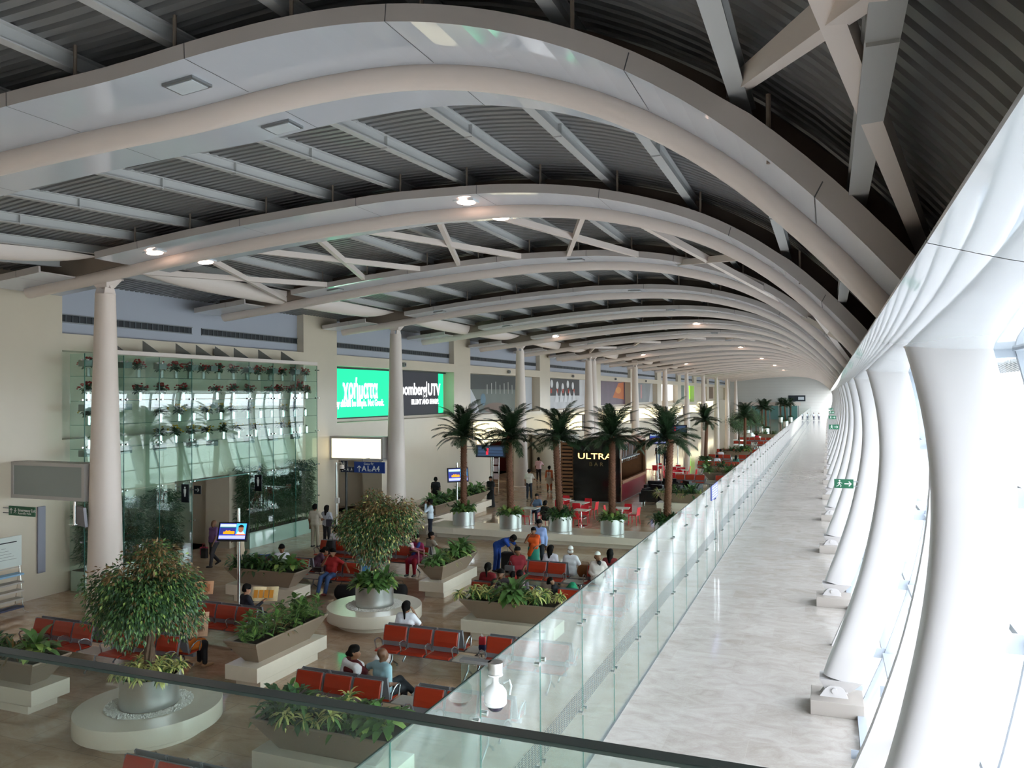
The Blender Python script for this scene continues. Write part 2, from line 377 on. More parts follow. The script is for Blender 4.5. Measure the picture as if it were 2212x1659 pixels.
# purlins
def purlins():
    for i, px in enumerate(PURX):
        mb = MB(); ys = [-8]+[y for y in np.arange(-2, 206, 8.1)]
        ys = sorted(set([round(v,2) for v in [-8, 4, 8.3, 12.3, 16.4]+list(np.arange(24.5, 206, 16.3))]))
        for a, b in zip(ys[:-1], ys[1:]):
            za, zb = axz(px, a)+0.44, axz(px, b)+0.44
            for dz, w, h in ((0.05, 0.15, 0.02), (0.15, 0.02, 0.2), (0.25, 0.15, 0.02)):
                mb.bar((px, a, za+dz), (px, b, zb+dz), w, h)
            mb.obox((px, a, za+0.13), (0.07,0,0), (0,0.012,0), (0,0,0.11))
        o = mb.build('roof_purlin', M_purlin)
        tag(o, 'long pale steel beam under the roof deck, %s from the left wall' % ordn(i), 'roof beam', 'roof purlins')
purlins()
# corrugated deck
def deck():
    Q = AXC.copy(); N = normals(Q)
    Q2 = Q+N*0.70; Q2 = np.vstack([Q2, [[2.6, 6.3]]])[::2]
    ys = []; hs = []; y = -8.0; k = 0
    while y < 205:
        p = 0.22 if y < 60 else 0.4
        ys += [y, y+p*0.55, y+p*0.62, y+p*0.93]; hs += [0, 0, 0.07, 0.07]; y += p
    ys = np.array(ys); hs = np.array(hs); nx = len(Q2); ny = len(ys)
    X = np.repeat(Q2[:,0][None,:], ny, 0); Y = np.repeat(ys[:,None], nx, 1); Z = Q2[:,1][None,:]+hs[:,None]
    D = np.array([[drop(x, yy) for x in Q2[:,0]] for yy in ys[ys < 17]]); Z = Z.copy(); Z[:len(D)] += D
    V = np.stack([X, Y, Z], -1).reshape(-1,3)
    i, j = np.meshgrid(np.arange(ny-1), np.arange(nx-1), indexing='ij'); a = (i*nx+j).ravel()
    F = np.c_[a, a+1, a+nx+1, a+nx]
    me = fmesh('ceiling', V, F, M_deck, False); tag(link('ceiling', me), kind='structure')
    # light-tight skin above the deck
    Q3 = Q2.copy(); Q3[:,1] += 0.25
    V = [(q[0], yy, q[1]) for yy in (-9, 206) for q in Q3]; n = len(Q3)
    mb = MB().add(V, [(k, k+1, n+k+1, n+k) for k in range(n-1)]); struct('trim_1', mb, M_grey)
deck()
# diagonal bracing between arches 2-3 (left part) and in the first bay on the right
def braces():
    def br(pts, lab):
        mb = MB()
        for a, b in pts: mb.bar(a, b, 0.12, 0.16)
        tag(mb.build('roof_brace', M_white), lab, 'roof brace', 'diagonal roof braces')
    Z = lambda x, y: axz(x, y)+0.2
    n = 0
    for bi, (ya, yb) in enumerate(((16.5, 24.4), (57.1, 65.0))):
        cs = [-17.2, -13.57, -10.0, -6.28, -2.76, 0.1]
        for i, c in enumerate(cs):
            xa, xb = c-1.5, min(c+1.5, 0.75)
            if i == 5: xa = c-0.75
            br([((xa, ya, Z(xa, ya)), (xb, yb, Z(xb, yb))), ((xa, yb, Z(xa, yb)), (xb, ya, Z(xb, ya)))],
               'crossed white braces under the deck beyond the %s arch, %s pair from the left' % (ordn(1 if bi == 0 else 6), ordn(i)))
    br([((-0.71, 0.3, 8.35), (0.84, 8.1, 7.3)), ((-0.82, 7.9, 8.95), (0.9, 0.5, 6.8))], 'large crossed white braces at top right of the picture, before the nearest arch')
braces()
# ------------------------------------------------------------------ columns and fish-belly beams
COLY = [16.6, 32.8, 49.1, 65.3, 66.7, 82.8, 99.3, 115.6, 132, 148.3, 164.6, 181]
def columns():
    t = thing('column', 'tapering pale column beside the flower screen, nearest of the row', 'column', (-18.9, COLY[0], 0), 0, 'tapering columns')
    MB().lathe([(0.0,0),(0.5,0),(0.5,0.04),(0.47,0.06),(0.46,1.0),(0.42,3),(0.345,6),(0.265,8.9),(0.27,8.93),(0.0,8.93)], n=40).build('shaft', mat('column_paint', (228, 214, 204), 0.38), t)
    mb = MB()
    for sx in (-1, 1):
        mb.add([(sx*0.16-.02, -0.2, 8.93), (sx*0.16+.02, -0.2, 8.93), (sx*0.16+.02, 0.2, 8.93), (sx*0.16-.02, 0.2, 8.93), (sx*0.13-.02, -0.1, 9.3), (sx*0.13+.02, -0.1, 9.3), (sx*0.13+.02, 0.1, 9.3), (sx*0.13-.02, 0.1, 9.3)],
               [(0,3,2,1),(4,5,6,7),(0,1,5,4),(1,2,6,5),(2,3,7,6),(3,0,4,7)])
    mb.tube([(-0.24,0,9.16),(0.24,0,9.16)], 0.06, 12)
    mb.add([(-0.2,-0.14,9.12),(0.2,-0.14,9.12),(0.2,0.14,9.12),(-0.2,0.14,9.12),(-0.34,-0.26,9.34),(0.34,-0.26,9.34),(0.34,0.26,9.34),(-0.34,0.26,9.34)], [(0,3,2,1),(4,5,6,7),(0,1,5,4),(1,2,6,5),(2,3,7,6),(3,0,4,7)])
    mb.box(-0.36,0.36,-0.3,0.3,9.34,9.37)
    mb.box(-0.3,0.3,-0.24,0.24,9.37,9.62)
    mb.build('bracket', M_white, t)
    for k, y in enumerate(COLY[1:], 1):
        dup(t, (-18.9, y, 0), None, 'tapering pale column, %s of the row counted from the flower screen' % ordn(k))
    # beams
    prev = -1
    ys = [0.4]+COLY
    n = 0
    for a, b in zip(ys[:-1], ys[1:]):
        if b-a < 4: continue
        secs = []
        for i in range(33):
            t_ = i/32; y = a+0.3+(b-a-0.6)*t_; e = abs(2*t_-1)
            zb = 9.44+0.5*e**5; zt = 9.95+drop(-18.9, y); zb += drop(-18.9, y)*0.4; w = 0.32*(1-0.5*e**4)
            R = [( -18.9+w*math.cos(q), y, zt-0.02+(zt-0.02-zb)*math.sin(q)) for q in np.linspace(pi, 2*pi, 11)]
            secs.append(R)
        mb = MB().sweep(None, secs, smooth=True)
        o = mb.build('belly_beam', M_white); n += 1
        tag(o, 'white boat-shaped beam under the roof along the column row, %s counted from the camera' % ordn(n-1), 'roof beam', 'boat-shaped beams between the columns')
columns()
# ------------------------------------------------------------------ facade ribs
XI = [(0.0,-0.42),(0.38,-0.27),(1.1,0.04),(1.82,0.28),(2.5,0.5),(3.04,0.62),(3.43,0.71),(4.07,0.82),(4.75,0.885),(5.3,0.88),(5.86,0.82),(6.5,0.68),(7.2,0.45)]
_z = np.linspace(0, 7.2, 40); _x = np.interp(_z, [p[0] for p in XI], [p[1] for p in XI])
for _ in range(4): _x[1:-1] = (_x[:-2]+2*_x[1:-1]+_x[2:])/4
def xi(z): return float(np.interp(z, _z, _x))
def ribs():
    t = thing('facade_rib', 'x', 'curved rib', (0, 8.4, 0), 0, 'white curved ribs along the glazing')
    secs = []
    for z in np.linspace(0.62, 6.75, 30):
        x0 = xi(z); dx = (xi(z+.05)-xi(z-.05))/0.1; L = 0.67; hw = 0.25; ring = []
        f = 1.0
        if z < 0.9: f = 0.93+0.07*(z-0.62)/0.28
        for q in np.linspace(0, 2*pi, 28, endpoint=False):
            c, s_ = math.cos(q), math.sin(q); e = 0.6
            u = L/2*abs(c)**e*(1 if c > 0 else -1)*f; v = hw*abs(s_)**0.45*(1 if s_ > 0 else -1)*f
            ring.append((x0+L/2+u, v, z-(u)*dx*0.5))
        secs.append(ring)
    MB().sweep(None, secs, smooth=True).build('rib_body', M_rib, t)
    # hinge
    mb = MB(); xb = xi(0.45)
    mb.add([(xb+0.02,-0.25,0.62),(xb+0.78,-0.25,0.62),(xb+0.78,0.25,0.62),(xb+0.02,0.25,0.62),(xb+0.12,-0.05,0.36),(xb+0.55,-0.05,0.36),(xb+0.55,0.05,0.36),(xb+0.12,0.05,0.36)],
           [(0,1,2,3),(7,6,5,4),(0,4,5,1),(1,5,6,2),(2,6,7,3),(3,7,4,0)])
    mb.build('tapered_end', M_rib, t)
    mb = MB()
    for sy in (-0.13, 0.13):
        prof = [(xb+0.02,0.27),(xb+0.52,0.27),(xb+0.46,0.42),(xb+0.36,0.5),(xb+0.22,0.5),(xb+0.12,0.42)]
        V = [(px, sy-0.015, pz) for px, pz in prof]+[(px, sy+0.015, pz) for px, pz in prof]; n = 6
        mb.add(V, [tuple(range(n)), tuple(range(2*n-1, n-1, -1))]+[(k, n+k, n+(k+1)%n, (k+1)%n) for k in range(n)])
    mb.tube([(xb+0.28,-0.18,0.4),(xb+0.28,0.18,0.4)], 0.05, 14); mb.build('hinge', M_rib, t)
    MB().cbox(-0.38, 0.55, -0.42, 0.42, 0, 0.27, 0.01).build('plinth', mat('plinth_stone', (168,160,152), 0.4), t)
    k = 0
    for y in ARCH_Y[1:]:
        lab = 'large white curved rib beside the window wall, %s counted from the camera' % ordn(k)
        if k == 0: t.location = (0, y, 0); t['label'] = lab
        else: dup(t, (0, y, 0), None, lab)
        k += 1
    # slim intermediate ribs
    t = None
    for k, (a, b) in enumerate(zip(ARCH_Y[:-1], ARCH_Y[1:])):
        if b-a < 3: continue
        y = (a+b)/2+0.1
        lab = 'slim flat white curved bar of the window wall, %s counted from the camera' % ordn(k)
        if t is None:
            secs = [[(xi(z)+0.42+dx, dy, z) for dx, dy in ((0,-0.09),(0.34,-0.09),(0.34,0.09),(0,0.09))] for z in np.linspace(0, 6.5, 26)]
            t = tag(MB().sweep(None, secs).build('glazing_bar', M_rib, None, (0, y, 0)), lab, 'glazing bar', 'slim curved glazing bars')
        else:
            o = t.copy(); COL.objects.link(o); o.location = (0, y, 0); o['label'] = lab
ribs()
def glazing():
    zs = [0.05, 1.15, 2.45, 3.75, 5.05, 6.4]
    XG = lambda z: xi(z)+0.86
    M_fr = mat('glazing_frame', (166, 174, 184), 0.35, 0.2)
    n = 0
    first = None
    ys = [-7.8]+[0.2]+ARCH_Y[1:]
    for k, (a, b) in enumerate(zip(ys[:-1], ys[1:])):
        if b-a < 3: continue
        n += 1
        if first is None or abs((b-a)-8.1) > 0.3:
            t = bpy.data.objects.new('window_%d' % n, None); COL.objects.link(t); t.location = (0, a, 0); t['kind'] = 'structure'
            w = b-a; mb = MB(); mg = MB()
            zz = np.linspace(0.05, 6.4, 22)
            cols = [0.0, w/4, w/2+0.1, 3*w/4]
            for c in cols:
                secs = [[(XG(z)+dx, c+dy, z) for dx, dy in ((0,-0.035),(0.16,-0.035),(0.16,0.035),(0,0.035))] for z in zz]; mb.sweep(None, secs)
            for z in zs: 
                mb.obox((XG(z)+0.06, w/2, z), (0.09,0,0), (0,w/2,0), (0,0,0.035))
                for c in cols: mb.obox((XG(z)-0.08, c, z), (0.1,0,0), (0,0.012,0), (0,0,0.09))
            V = [(XG(z)+0.1, yy, z) for yy in (0, w) for z in zz]; m = len(zz)
            mg.add(V, [(i, i+1, m+i+1, m+i) for i in range(m-1)], 0, True)
            mb.build('window_frame', M_fr, t); mg.build('window_pane', M_glaze, t)
            if first is None: first = t
        else:
            r = first.copy(); COL.objects.link(r); r.name = 'window_%d' % n; r.location = (0, a, 0)
            for c in KIDS.setdefault('win', tree_of(first)):
                d = c.copy(); COL.objects.link(d); d.parent = r
glazing()
def soffit():
    P = [(0.315,6.56),(0.33,6.53),(0.68,6.42),(1.1,6.38),(2.3,6.40)]
    Q = smooth_curve(P[1:], 24)
    joints = [-4.95, 3.15, 11.25, 19.3, 27.4, 35.5, 43.6, 51.7]+[59.8+8.15*i for i in range(18)]
    M_sof = mat('soffit_panel', (212, 218, 224), 0.04, spec=1.0, bump=0.10, bscale=0.8)
    t = bpy.data.objects.new('trim_2', None); COL.objects.link(t); t['kind'] = 'structure'
    for a, b in zip(joints[:-1], joints[1:]):
        secs = []
        for y in (a+0.006, b-0.006):
            secs.append([(0.33, y, 6.545)]+[(q[0], y, q[1]) for q in Q]+[(2.3, y, 6.6)])
        MB().sweep(None, secs, closed=False, smooth=True).build('soffit_panel', M_sof, t)
    struct('trim_3', MB().box(0.6, 2.32, -8, 206, 6.58, 6.66), M_grey)
soffit()
# ------------------------------------------------------------------ floors, walls, outside
M_fl_hall = stonefloor('hall_floor', [(172,138,108),(206,174,144),(226,204,180),(0.82,0.82,0.86)], (1.2,0.9), 0.07, (150,128,108), 0.10, 0.74, (0.8, 1.6, 1))
M_fl_cor = stonefloor('corridor_floor', [(158,148,138),(182,175,168),(199,194,188)], (1.35,0.9), 0.12, (184,176,168), 0.10, 0.74, (0.9, 1.4, 1))
fl = MB(); fl.box(-24.5, -3.78, -8, 206, -0.2, 0, 0); fl.box(-3.78, 1.5, -8, 206, -0.2, 0, 1); struct('floor', fl, [M_fl_hall, M_fl_cor])
struct('trim_4', MB().box(-3.75,-3.69,-8,200,0.0,0.012), mat('threshold_steel', (150,155,155), 0.3, 0.8))
gr = MB().box(1.6, 400, -200, 500, -0.5, -0.3)
tag(gr.build('apron', mat('apron_concrete', (188,190,186), 0.8, noise=0.15, nscale=0.05)), kind='structure')
# left wall, X=-22.2: lower wall with openings, band, piers, recessed fields
XW = -22.2
PIERS = [(-8,17.9),(30.2,32.85),(45.9,48.4),(62.2,64.8),(78.4,81.2),(94.8,97.6),(111,114),(127.4,130.4),(143.8,146.8),(160,163),(176.5,179.5),(192.6,206)]
def leftwall():
    mb = MB()
    def seg(y0, y1, z0, z1, d0=0.0, mi=0): mb.box(XW-1.2, XW-d0, y0, y1, z0, z1, mi)
    opens = [(22.5,25.35,2.95),(32.95,37.0,2.95),(51.7,58.6,2.95)]
    y = -8
    for a, b, h in opens:
        seg(y, a, 0, 4.72); seg(a, b, h, 4.72); y = b
    seg(y, 206, 0, 4.72)
    seg(-8, 206, 7.52, 8.05)
    for a, b in PIERS: seg(a, b, 4.72, 7.52); seg(a, b, 8.05, 10.4)
    for (a, b), (c, d) in zip(PIERS[:-1], PIERS[1:]):
        seg(b, c, 8.05, 10.4, 0.35, 1)
        seg(b, c, 4.72, 7.52, 0.75, 0)
    struct('wall_left', mb, [M_wall, M_wallb])
    for i, (a, b, h) in enumerate(opens):   # rooms behind the openings
        r = MB(); r.box(XW-6.2, XW-6.0, a-1, b+1, 0, h+.3); r.box(XW-6, XW-1.2, a-.6, a-.4, 0, h+.3); r.box(XW-6, XW-1.2, b+.4, b+.6, 0, h+.3); r.box(XW-6, XW-1.2, a-.4, b+.4, h, h+.3)
        r.box(XW-6.2, XW-1.2, a-1, b+1, -0.2, 0.0, 1)
        struct('trim_%d' % (5+i), r, [M_wall if i < 2 else mat('dark_red_wall', (96,34,24), 0.4), M_fl_hall])
    # louvre slots
    n = 0
    for (a, b), (c, d) in zip(PIERS[:-1], PIERS[1:]):
        spans = [(b+0.02, 23.7),(24.2, c-0.02)] if b == 17.9 else [(b+0.02, c-0.02)]
        for s0, s1 in spans:
            m = MB(); x = XW-0.35
            m.box(x, x+0.015, s0, s1, 8.42, 8.70, 1); m.box(x+.015, x+0.05, s0, s1, 8.67, 8.70); m.box(x+.015, x+0.05, s0, s1, 8.42, 8.45)
            k = s0+0.1
            while k < s1: m.box(x+.015, x+0.035, k, k+0.03, 8.45, 8.67, 2); k += 0.25 if s0 < 50 else 1.0
            o = m.build('louvre_grille', [M_grey, M_dark, mat('slat_grey', (84,90,96), 0.5)]); n += 1
            tag(o, 'long dark louvre slot high in the blue-grey wall panels, %s counted from the left' % ordn(n-1), 'air grille', 'louvre slots on the left wall')
leftwall()
def farwall():
    mb = MB(); mb.box(-24, 2.5, 200, 200.4, 0, 10.6)
    for i in range(14): mb.box(-24, 2.4, 199.97, 200, 1.0+i*0.72, 1.02+i*0.72, 1)
    struct('wall_far', mb, [mat('far_wall', (222,222,218), 0.45), M_edge])
    mb = MB(); mb.box(-26, 3, -8.3, -8, 0, 10.8); struct('wall_near', mb, M_wall)
    # dark portal sign board on the far wall
    t = thing('signboard', 'long dark signboard high on the far end wall with a pale panel', 'signboard', (-6.9, 199.97, 4.9))
    MB().box(-1.9,1.9,-0.1,0,-0.7,0.7).build('board', mat('navy_board', (24,34,44), 0.4), t); MB().box(0.3,1.6,-0.13,-0.1,-0.35,0.35).build('panel', mat('pale_panel', (214,222,228), 0.4), t)
    t = thing('shopfront', 'bright glazed shopfront under the far end wall', 'shopfront', (-12, 197, 0))
    MB().box(-7,6,0.0,0.3,3.2,4.0).build('fascia', M_white, t)
    mg = MB()
    for i in range(6): mg.box(-7+i*2.1, -5.2+i*2.1, 0.1, 0.13, 0, 3.2)
    mg.build('glass', mat('teal_shop_glass', (96,140,138), 0.15), t); mp = MB()
    for i in range(7): mp.box(-7.15+i*2.1, -7.0+i*2.1, 0.05, 0.2, 0, 3.2)
    mp.build('post', M_grey, t)
farwall()
# ------------------------------------------------------------------ balcony rail in front of the camera
def balcony():
    t = thing('balustrade', 'frameless glass balustrade with dark green edge crossing the foreground', 'railing', (-1.5, 1.44, 0))
    MB().box(-9, 2.35, -0.009, 0.009, 4.2, 5.343).build('glass_pane', glassmat('rail_glass', (240,246,244), rmax=0.7, haze=0.012), t)
    MB().cbox(-9, 2.35, -0.02, 0.02, 5.342, 5.35, 0.002).build('top_edge', mat('dark_green_edge', (54,66,62), 0.25), t)
    struct('trim_8', MB().box(-10.5, 1.15, -8, 1.3, 3.9, 4.2), M_slab)
balcony()
# ------------------------------------------------------------------ corridor partition
def partition():
    t = thing('glass_partition', 'long clear glass partition dividing the seating hall from the white corridor', 'glass partition', (-3.72, 4.3, 0))
    pane = MB().box(-0.006,0.006,0.012,2.0,0.01,2.88).mesh('glass_panel', M_glass)
    joint = MB().box(-0.009,0.009,0.0,0.012,0.01,2.88).mesh('joint', M_gedge)
    edge = MB().box(-0.010,0.010,0.0,2.0,2.878,2.892).mesh('top_edge', mat('dark_glass_edge', (40,62,56), 0.2))
    fm = MB().tube([(-0.04,0,0),(0.04,0,0)], 0.032, 12).mesh('fitting', M_chrome)
    dots = MB()
    for r in range(11):
        for c in range(16):
            y0 = c*0.125; z0 = 1.02+r*0.03
            dots.add([(0.0075,y0,z0),(0.0075,y0+0.09,z0),(0.0075,y0+0.09,z0+0.011),(0.0075,y0,z0+0.011)], [(0,1,2,3)])
    dm = dots.mesh('frosted_marking', mat('frost_print', (62,76,80), 0.7))
    y = 0.0; k = 0
    while y+4.3 < 198:
        p = link('glass_panel', pane, t, (0, y, 0)); link('joint', joint, p); link('top_edge', edge, p); tag(link('frosted_marking', dm, p), kind='stuff')
        if k < 40:
            for z in (2.35, 0.95):
                for yy in (0.12, 1.9): link('fitting', fm, p, (0, yy, z))
        y += 2.01; k += 1
    # door handle on one panel
    tag(MB().tube([(-3.66,28.7,0.5),(-3.66,28.7,1.9)], 0.02, 8).tube([(-3.78,28.7,0.5),(-3.78,28.7,1.9)], 0.02, 8).tube([(-3.78,28.7,0.8),(-3.66,28.7,0.8)], 0.012, 6).tube([(-3.78,28.7,1.6),(-3.66,28.7,1.6)], 0.012, 6).build('door_handle', M_chrome), 'tall steel pull handle on the glass partition halfway along', 'door handle')
partition()
def dome_camera():
    t = thing('security_camera', 'white dome camera hanging from a bracket at the glass partition', 'camera', (-3.5, 8.25, 0))
    MB().tube([(0,0,2.9),(0,0,3.02)], 0.085, 24).build('mount', M_steel, t)
    MB().lathe([(0.04,2.9),(0.085,2.89),(0.085,2.875),(0.038,2.87),(0.034,2.8),(0.05,2.77),(0.09,2.745),(0.122,2.70),(0.13,2.65),(0.125,2.59),(0.13,2.585),(0.125,2.56),(0.11,2.545),(0.09,2.54)], n=28).build('housing', mat('camera_white', (240,240,238), 0.3), t)
    MB().lathe([(0.09,2.545),(0.085,2.51),(0.06,2.485),(0.0,2.475)], n=24).build('dome', mat('smoked_dome', (50,46,60), 0.1), t)
    MB().cbox(-0.42,-0.05,-0.05,0.05,2.985,3.02,0.004).build('arm', M_grey, t)
    MB().box(-0.42,-0.23,-0.006,0.006,0.02,2.98).build('glass_fin', M_glass, t)
    MB().tube([(0.1,0.0,2.8),(0.17,0,2.84),(0.19,0,2.78),(0.17,0,2.68)], 0.012, 6).build('cable', mat('cable_grey',(190,200,196),0.5), t)
dome_camera()
# ------------------------------------------------------------------ plants
def leaf_cloud(C, D, L, Wd, rng, up=0.0):    # centres, directions, lengths, widths -> folded two-triangle leaves
    n = len(C); D = D/np.linalg.norm(D, axis=1)[:,None]
    S = np.cross(D, rng.normal(size=(n,3))+np.array([0,0,2.0])); S /= np.linalg.norm(S, axis=1)[:,None]+1e-9
    N = np.cross(S, D); L = L[:,None]; Wd = Wd[:,None]
    base = C; tip = C+D*L-N*L*0.12; a = C+D*L*0.45+S*Wd*0.5+N*Wd*0.18; b = C+D*L*0.45-S*Wd*0.5+N*Wd*0.18; mid = C+D*L*0.45
    V = np.stack([base, a, tip, b, mid], 1).reshape(-1,3); k = np.arange(n)[:,None]*5
    F = np.concatenate([k+[0,1,4], k+[1,2,4], k+[2,3,4], k+[3,0,4]], 1).reshape(-1,3)
    return V, F
def blade(base, d0, L, Wd, droop, rng, n=5, cup=0.15):   # arching leaf with a mid crease -> V, F
    d = np.array(d0, float); d /= np.linalg.norm(d); p = np.array(base, float); s = np.cross(d, [0,0,1.0]); s = s/(np.linalg.norm(s)+1e-9)
    V = []; 
    for i in range(n+1):
        t = i/n; w = Wd*0.5*math.sin(pi*min(1, t*0.93+0.05))**0.8 if i < n else 0.0015
        up = np.cross(s, d); V += [p-s*w+up*w*cup, p, p+s*w+up*w*cup]
        d = d+np.array([0,0,-droop/n]); d /= np.linalg.norm(d); p = p+d*L/n
    F = []
    for i in range(n):
        a = i*3; F += [(a, a+1, a+4, a+3), (a+1, a+2, a+5, a+4)]
    return V, F
def clump(kind, seed, R=0.4, H=0.45):
    rng = np.random.RandomState(seed); mb = MB()
    def add(V, F, mi): mb.add(V, F, mi, True)
    if kind == 'broad':       # broad arching leaves
        mats = [M_leaf1, M_leaf3]
        for i in range(64):
            a = rng.uniform(0, 2*pi); el = rng.uniform(0.35, 1.35); L = rng.uniform(.55, 1)*R*0.95; r = rng.uniform(0, R*0.45)
            h = rng.uniform(0.02, H*0.55)
            V, F = blade((r*math.cos(a), r*math.sin(a), h), (math.cos(a)*math.cos(el), math.sin(a)*math.cos(el), math.sin(el)), L, L*0.34, 1.5, rng); add(V, F, int(rng.rand() < 0.2))
    elif kind == 'croton':    # upright variegated shrubs
        mats = [M_leaf1, M_leaf3]
        for sidx in range(7):
            cx, cy = rng.uniform(-.55,.55)*R, rng.uniform(-.55,.55)*R; hh = H*rng.uniform(.7, 1.05)
            mb.tube([(cx*.6,cy*.6,0),(cx,cy,hh*.85)], 0.008, 5, 0)
            for i in range(13):
                a = rng.uniform(0, 2*pi); z = hh*(0.2+0.8*i/12); el = rng.uniform(-0.1, 0.7)+0.5*(i/12)**3; L = rng.uniform(.14,.22)
                V, F = blade((cx, cy, z), (math.cos(a)*math.cos(el), math.sin(a)*math.cos(el), math.sin(el)), L, L*0.5, 0.6, rng, 4); add(V, F, 0)
                V2 = [np.array(v)+[0,0,0.004] for v in V]; W2 = []
                for j in range(0, len(V2), 3): m = V2[j+1]; W2 += [m+(V2[j]-m)*0.22, m, m+(V2[j+2]-m)*0.22]
                add(W2, F, 1)
    elif kind == 'dieff':     # pale blotched broad leaves
        mats = [M_leaf1, M_leaf3]
        for i in range(60):
            a = rng.uniform(0, 2*pi); el = rng.uniform(0.2, 1.3); L = rng.uniform(.6, 1)*R*0.75; r = rng.uniform(0, R*0.6)
            V, F = blade((r*math.cos(a), r*math.sin(a), rng.uniform(.0, H*.5)), (math.cos(a)*math.cos(el), math.sin(a)*math.cos(el), math.sin(el)), L, L*0.48, 1.2, rng); add(V, F, 1 if el > 0.75 and rng.rand() < .75 else 0)
    elif kind == 'spider':    # narrow yellow-striped leaves
        mats = [M_leaf4, M_leaf1]
        for c in range(6):
            cx, cy = rng.uniform(-.6,.6)*R, rng.uniform(-.6,.6)*R; z0 = rng.uniform(0.05, H*0.5)
            for i in range(26):
                a = rng.uniform(0, 2*pi); el = rng.uniform(0.0, 1.4); L = rng.uniform(.13,.24)
                V, F = blade((cx, cy, z0), (math.cos(a)*math.cos(el), math.sin(a)*math.cos(el), math.sin(el)), L, L*0.16, 1.8, rng, 4); add(V, F, int(rng.rand() < .35))
    elif kind == 'dark':
        mats = [M_leaf2, M_leaf1]
        for i in range(120):
            a = rng.uniform(0, 2*pi); el = rng.uniform(0.0, 1.4); L = rng.uniform(.16,.3); r = rng.uniform(0, R*0.8)
            V, F = blade((r*math.cos(a), r*math.sin(a), rng.uniform(.0, H*.6)), (math.cos(a)*math.cos(el), math.sin(a)*math.cos(el), math.sin(el)), L, L*0.3, 1.3, rng, 4); add(V, F, int(rng.rand() < .3))
    elif kind == 'grass':
        mats = [M_leaf4, M_leaf1]
        for i in range(170):
            a = rng.uniform(0, 2*pi); el = rng.uniform(0.3, 1.45); L = rng.uniform(.2,.36); r = rng.uniform(0, R*0.6)
            V, F = blade((r*math.cos(a), r*math.sin(a), 0), (math.cos(a)*math.cos(el), math.sin(a)*math.cos(el), math.sin(el)), L, 0.016, 1.6, rng, 4); add(V, F, int(rng.rand() < .4))
    elif kind == 'bronze':
        mats = [M_leaf5, M_leaf2]
        for i in range(90):
            a = rng.uniform(0, 2*pi); el = rng.uniform(0.2, 1.4); L = rng.uniform(.2,.36); r = rng.uniform(0, R*0.6)
            V, F = blade((r*math.cos(a), r*math.sin(a), 0.05), (math.cos(a)*math.cos(el), math.sin(a)*math.cos(el), math.sin(el)), L, 0.03, 1.2, rng, 4); add(V, F, int(rng.rand() < .4))
    return mb.mesh('leafy_plant_'+kind, mats)
CL = {}
def clump_mesh(kind, v=0):
    if (kind, v) not in CL: CL[(kind, v)] = clump(kind, 100+v*7+len(kind))
    return CL[(kind, v)]
def put_clump(parent, kind, x, y, z, rz=0.0, s=1.0, v=0, name='leafy_plant'):
    o = link(name, clump_mesh(kind, v), parent, (x, y, z), rz); o.scale = (s, s, s); return o
# trough planters on cream stone benches
def stone_bench(label, x, y, rz, L=2.42, Wd=0.82, H=0.5, inset=0.22, name='stone_bench'):
    t = thing(name, label, 'stone bench', (x, y, 0), rz, 'cream stone benches')
    MB().cbox(-L/2, L/2, -Wd/2, Wd/2, 0.2, H, 0.008).build('slab', M_slab, t)
    MB().box(-L/2+inset, L/2-inset, -Wd/2+0.1, Wd/2-0.1, 0, 0.2).build('foot', M_slab, t)
    return t
def trough(label, x, y, rz, plants, L=2.5, Wd=0.84, z=0.5, h=0.5, bL=1.75, bW=0.36):
    t = thing('trough_planter', label, 'planter', (x, y, z), rz, 'bronze trough planters')
    mb = MB(); o = [(-L/2,-Wd/2),(L/2,-Wd/2),(L/2,Wd/2),(-L/2,Wd/2)]; b = [(-bL/2,-bW/2),(bL/2,-bW/2),(bL/2,bW/2),(-bL/2,bW/2)]; e = 0.03
    inn = [(p[0]*(1-2*e/L), p[1]*(1-2*e/Wd)) for p in o]
    V = [(p[0], p[1], 0) for p in b]+[(p[0], p[1], h-0.03) for p in o]+[(p[0], p[1], h) for p in o]+[(p[0], p[1], h) for p in inn]+[(p[0]*.97, p[1]*.94, h-0.1) for p in inn]
    F = [(3,2,1,0)]
    for r in range(4):
        for k in range(4): F.append((r*4+k, r*4+(k+1)%4, r*4+4+(k+1)%4, r*4+4+k))
    mb.add(V, F); mb.build('trough', M_trough, t)
    MB().box(-L/2+.07, L/2-.07, -Wd/2+.06, Wd/2-.06, h-0.12, h-0.07).build('soil', M_soil, t)
    random.seed(len(label)*7)
    for i, (kind, px, s) in enumerate(plants):
        put_clump(t, kind, px, random.uniform(-.05,.05), h-0.08, random.uniform(0, 6.28), s*1.15, i % 2)
    return t
def bench_planter(desc, x, y, rz, plants, where):
    stone_bench('cream stone bench slab on a recessed foot %s' % where, x, y, rz)
    trough('tapered bronze trough %s %s' % (desc, where), x, y, rz, plants)
bench_planter('of variegated green shrubs', -11.23, 14.36, pi/2, [('croton',-0.95,1.0),('croton',-0.5,1.0),('bronze',-0.05,.8),('croton',0.35,1.0),('croton',0.8,1.0),('croton',1.05,.9)], 'beside the dark-suited man reading')
bench_planter('of leafy plants', -15.4, 19.2, 0, [('dark',-0.95,1.0),('dark',-0.5,1.0),('dark',-0.1,1.0),('broad',0.35,0.9),('broad',0.85,1.1)], 'behind the television pole')
bench_planter('of pale and green plants', -7.2, 10.5, 0, [('dark',-1.0,1.0),('dark',-0.65,1.1),('spider',-0.3,1.2),('spider',0.1,1.2),('dark',0.3,.9),('broad',0.6,0.95),('broad',0.95,1.0)], 'in the foreground below the glass rail')
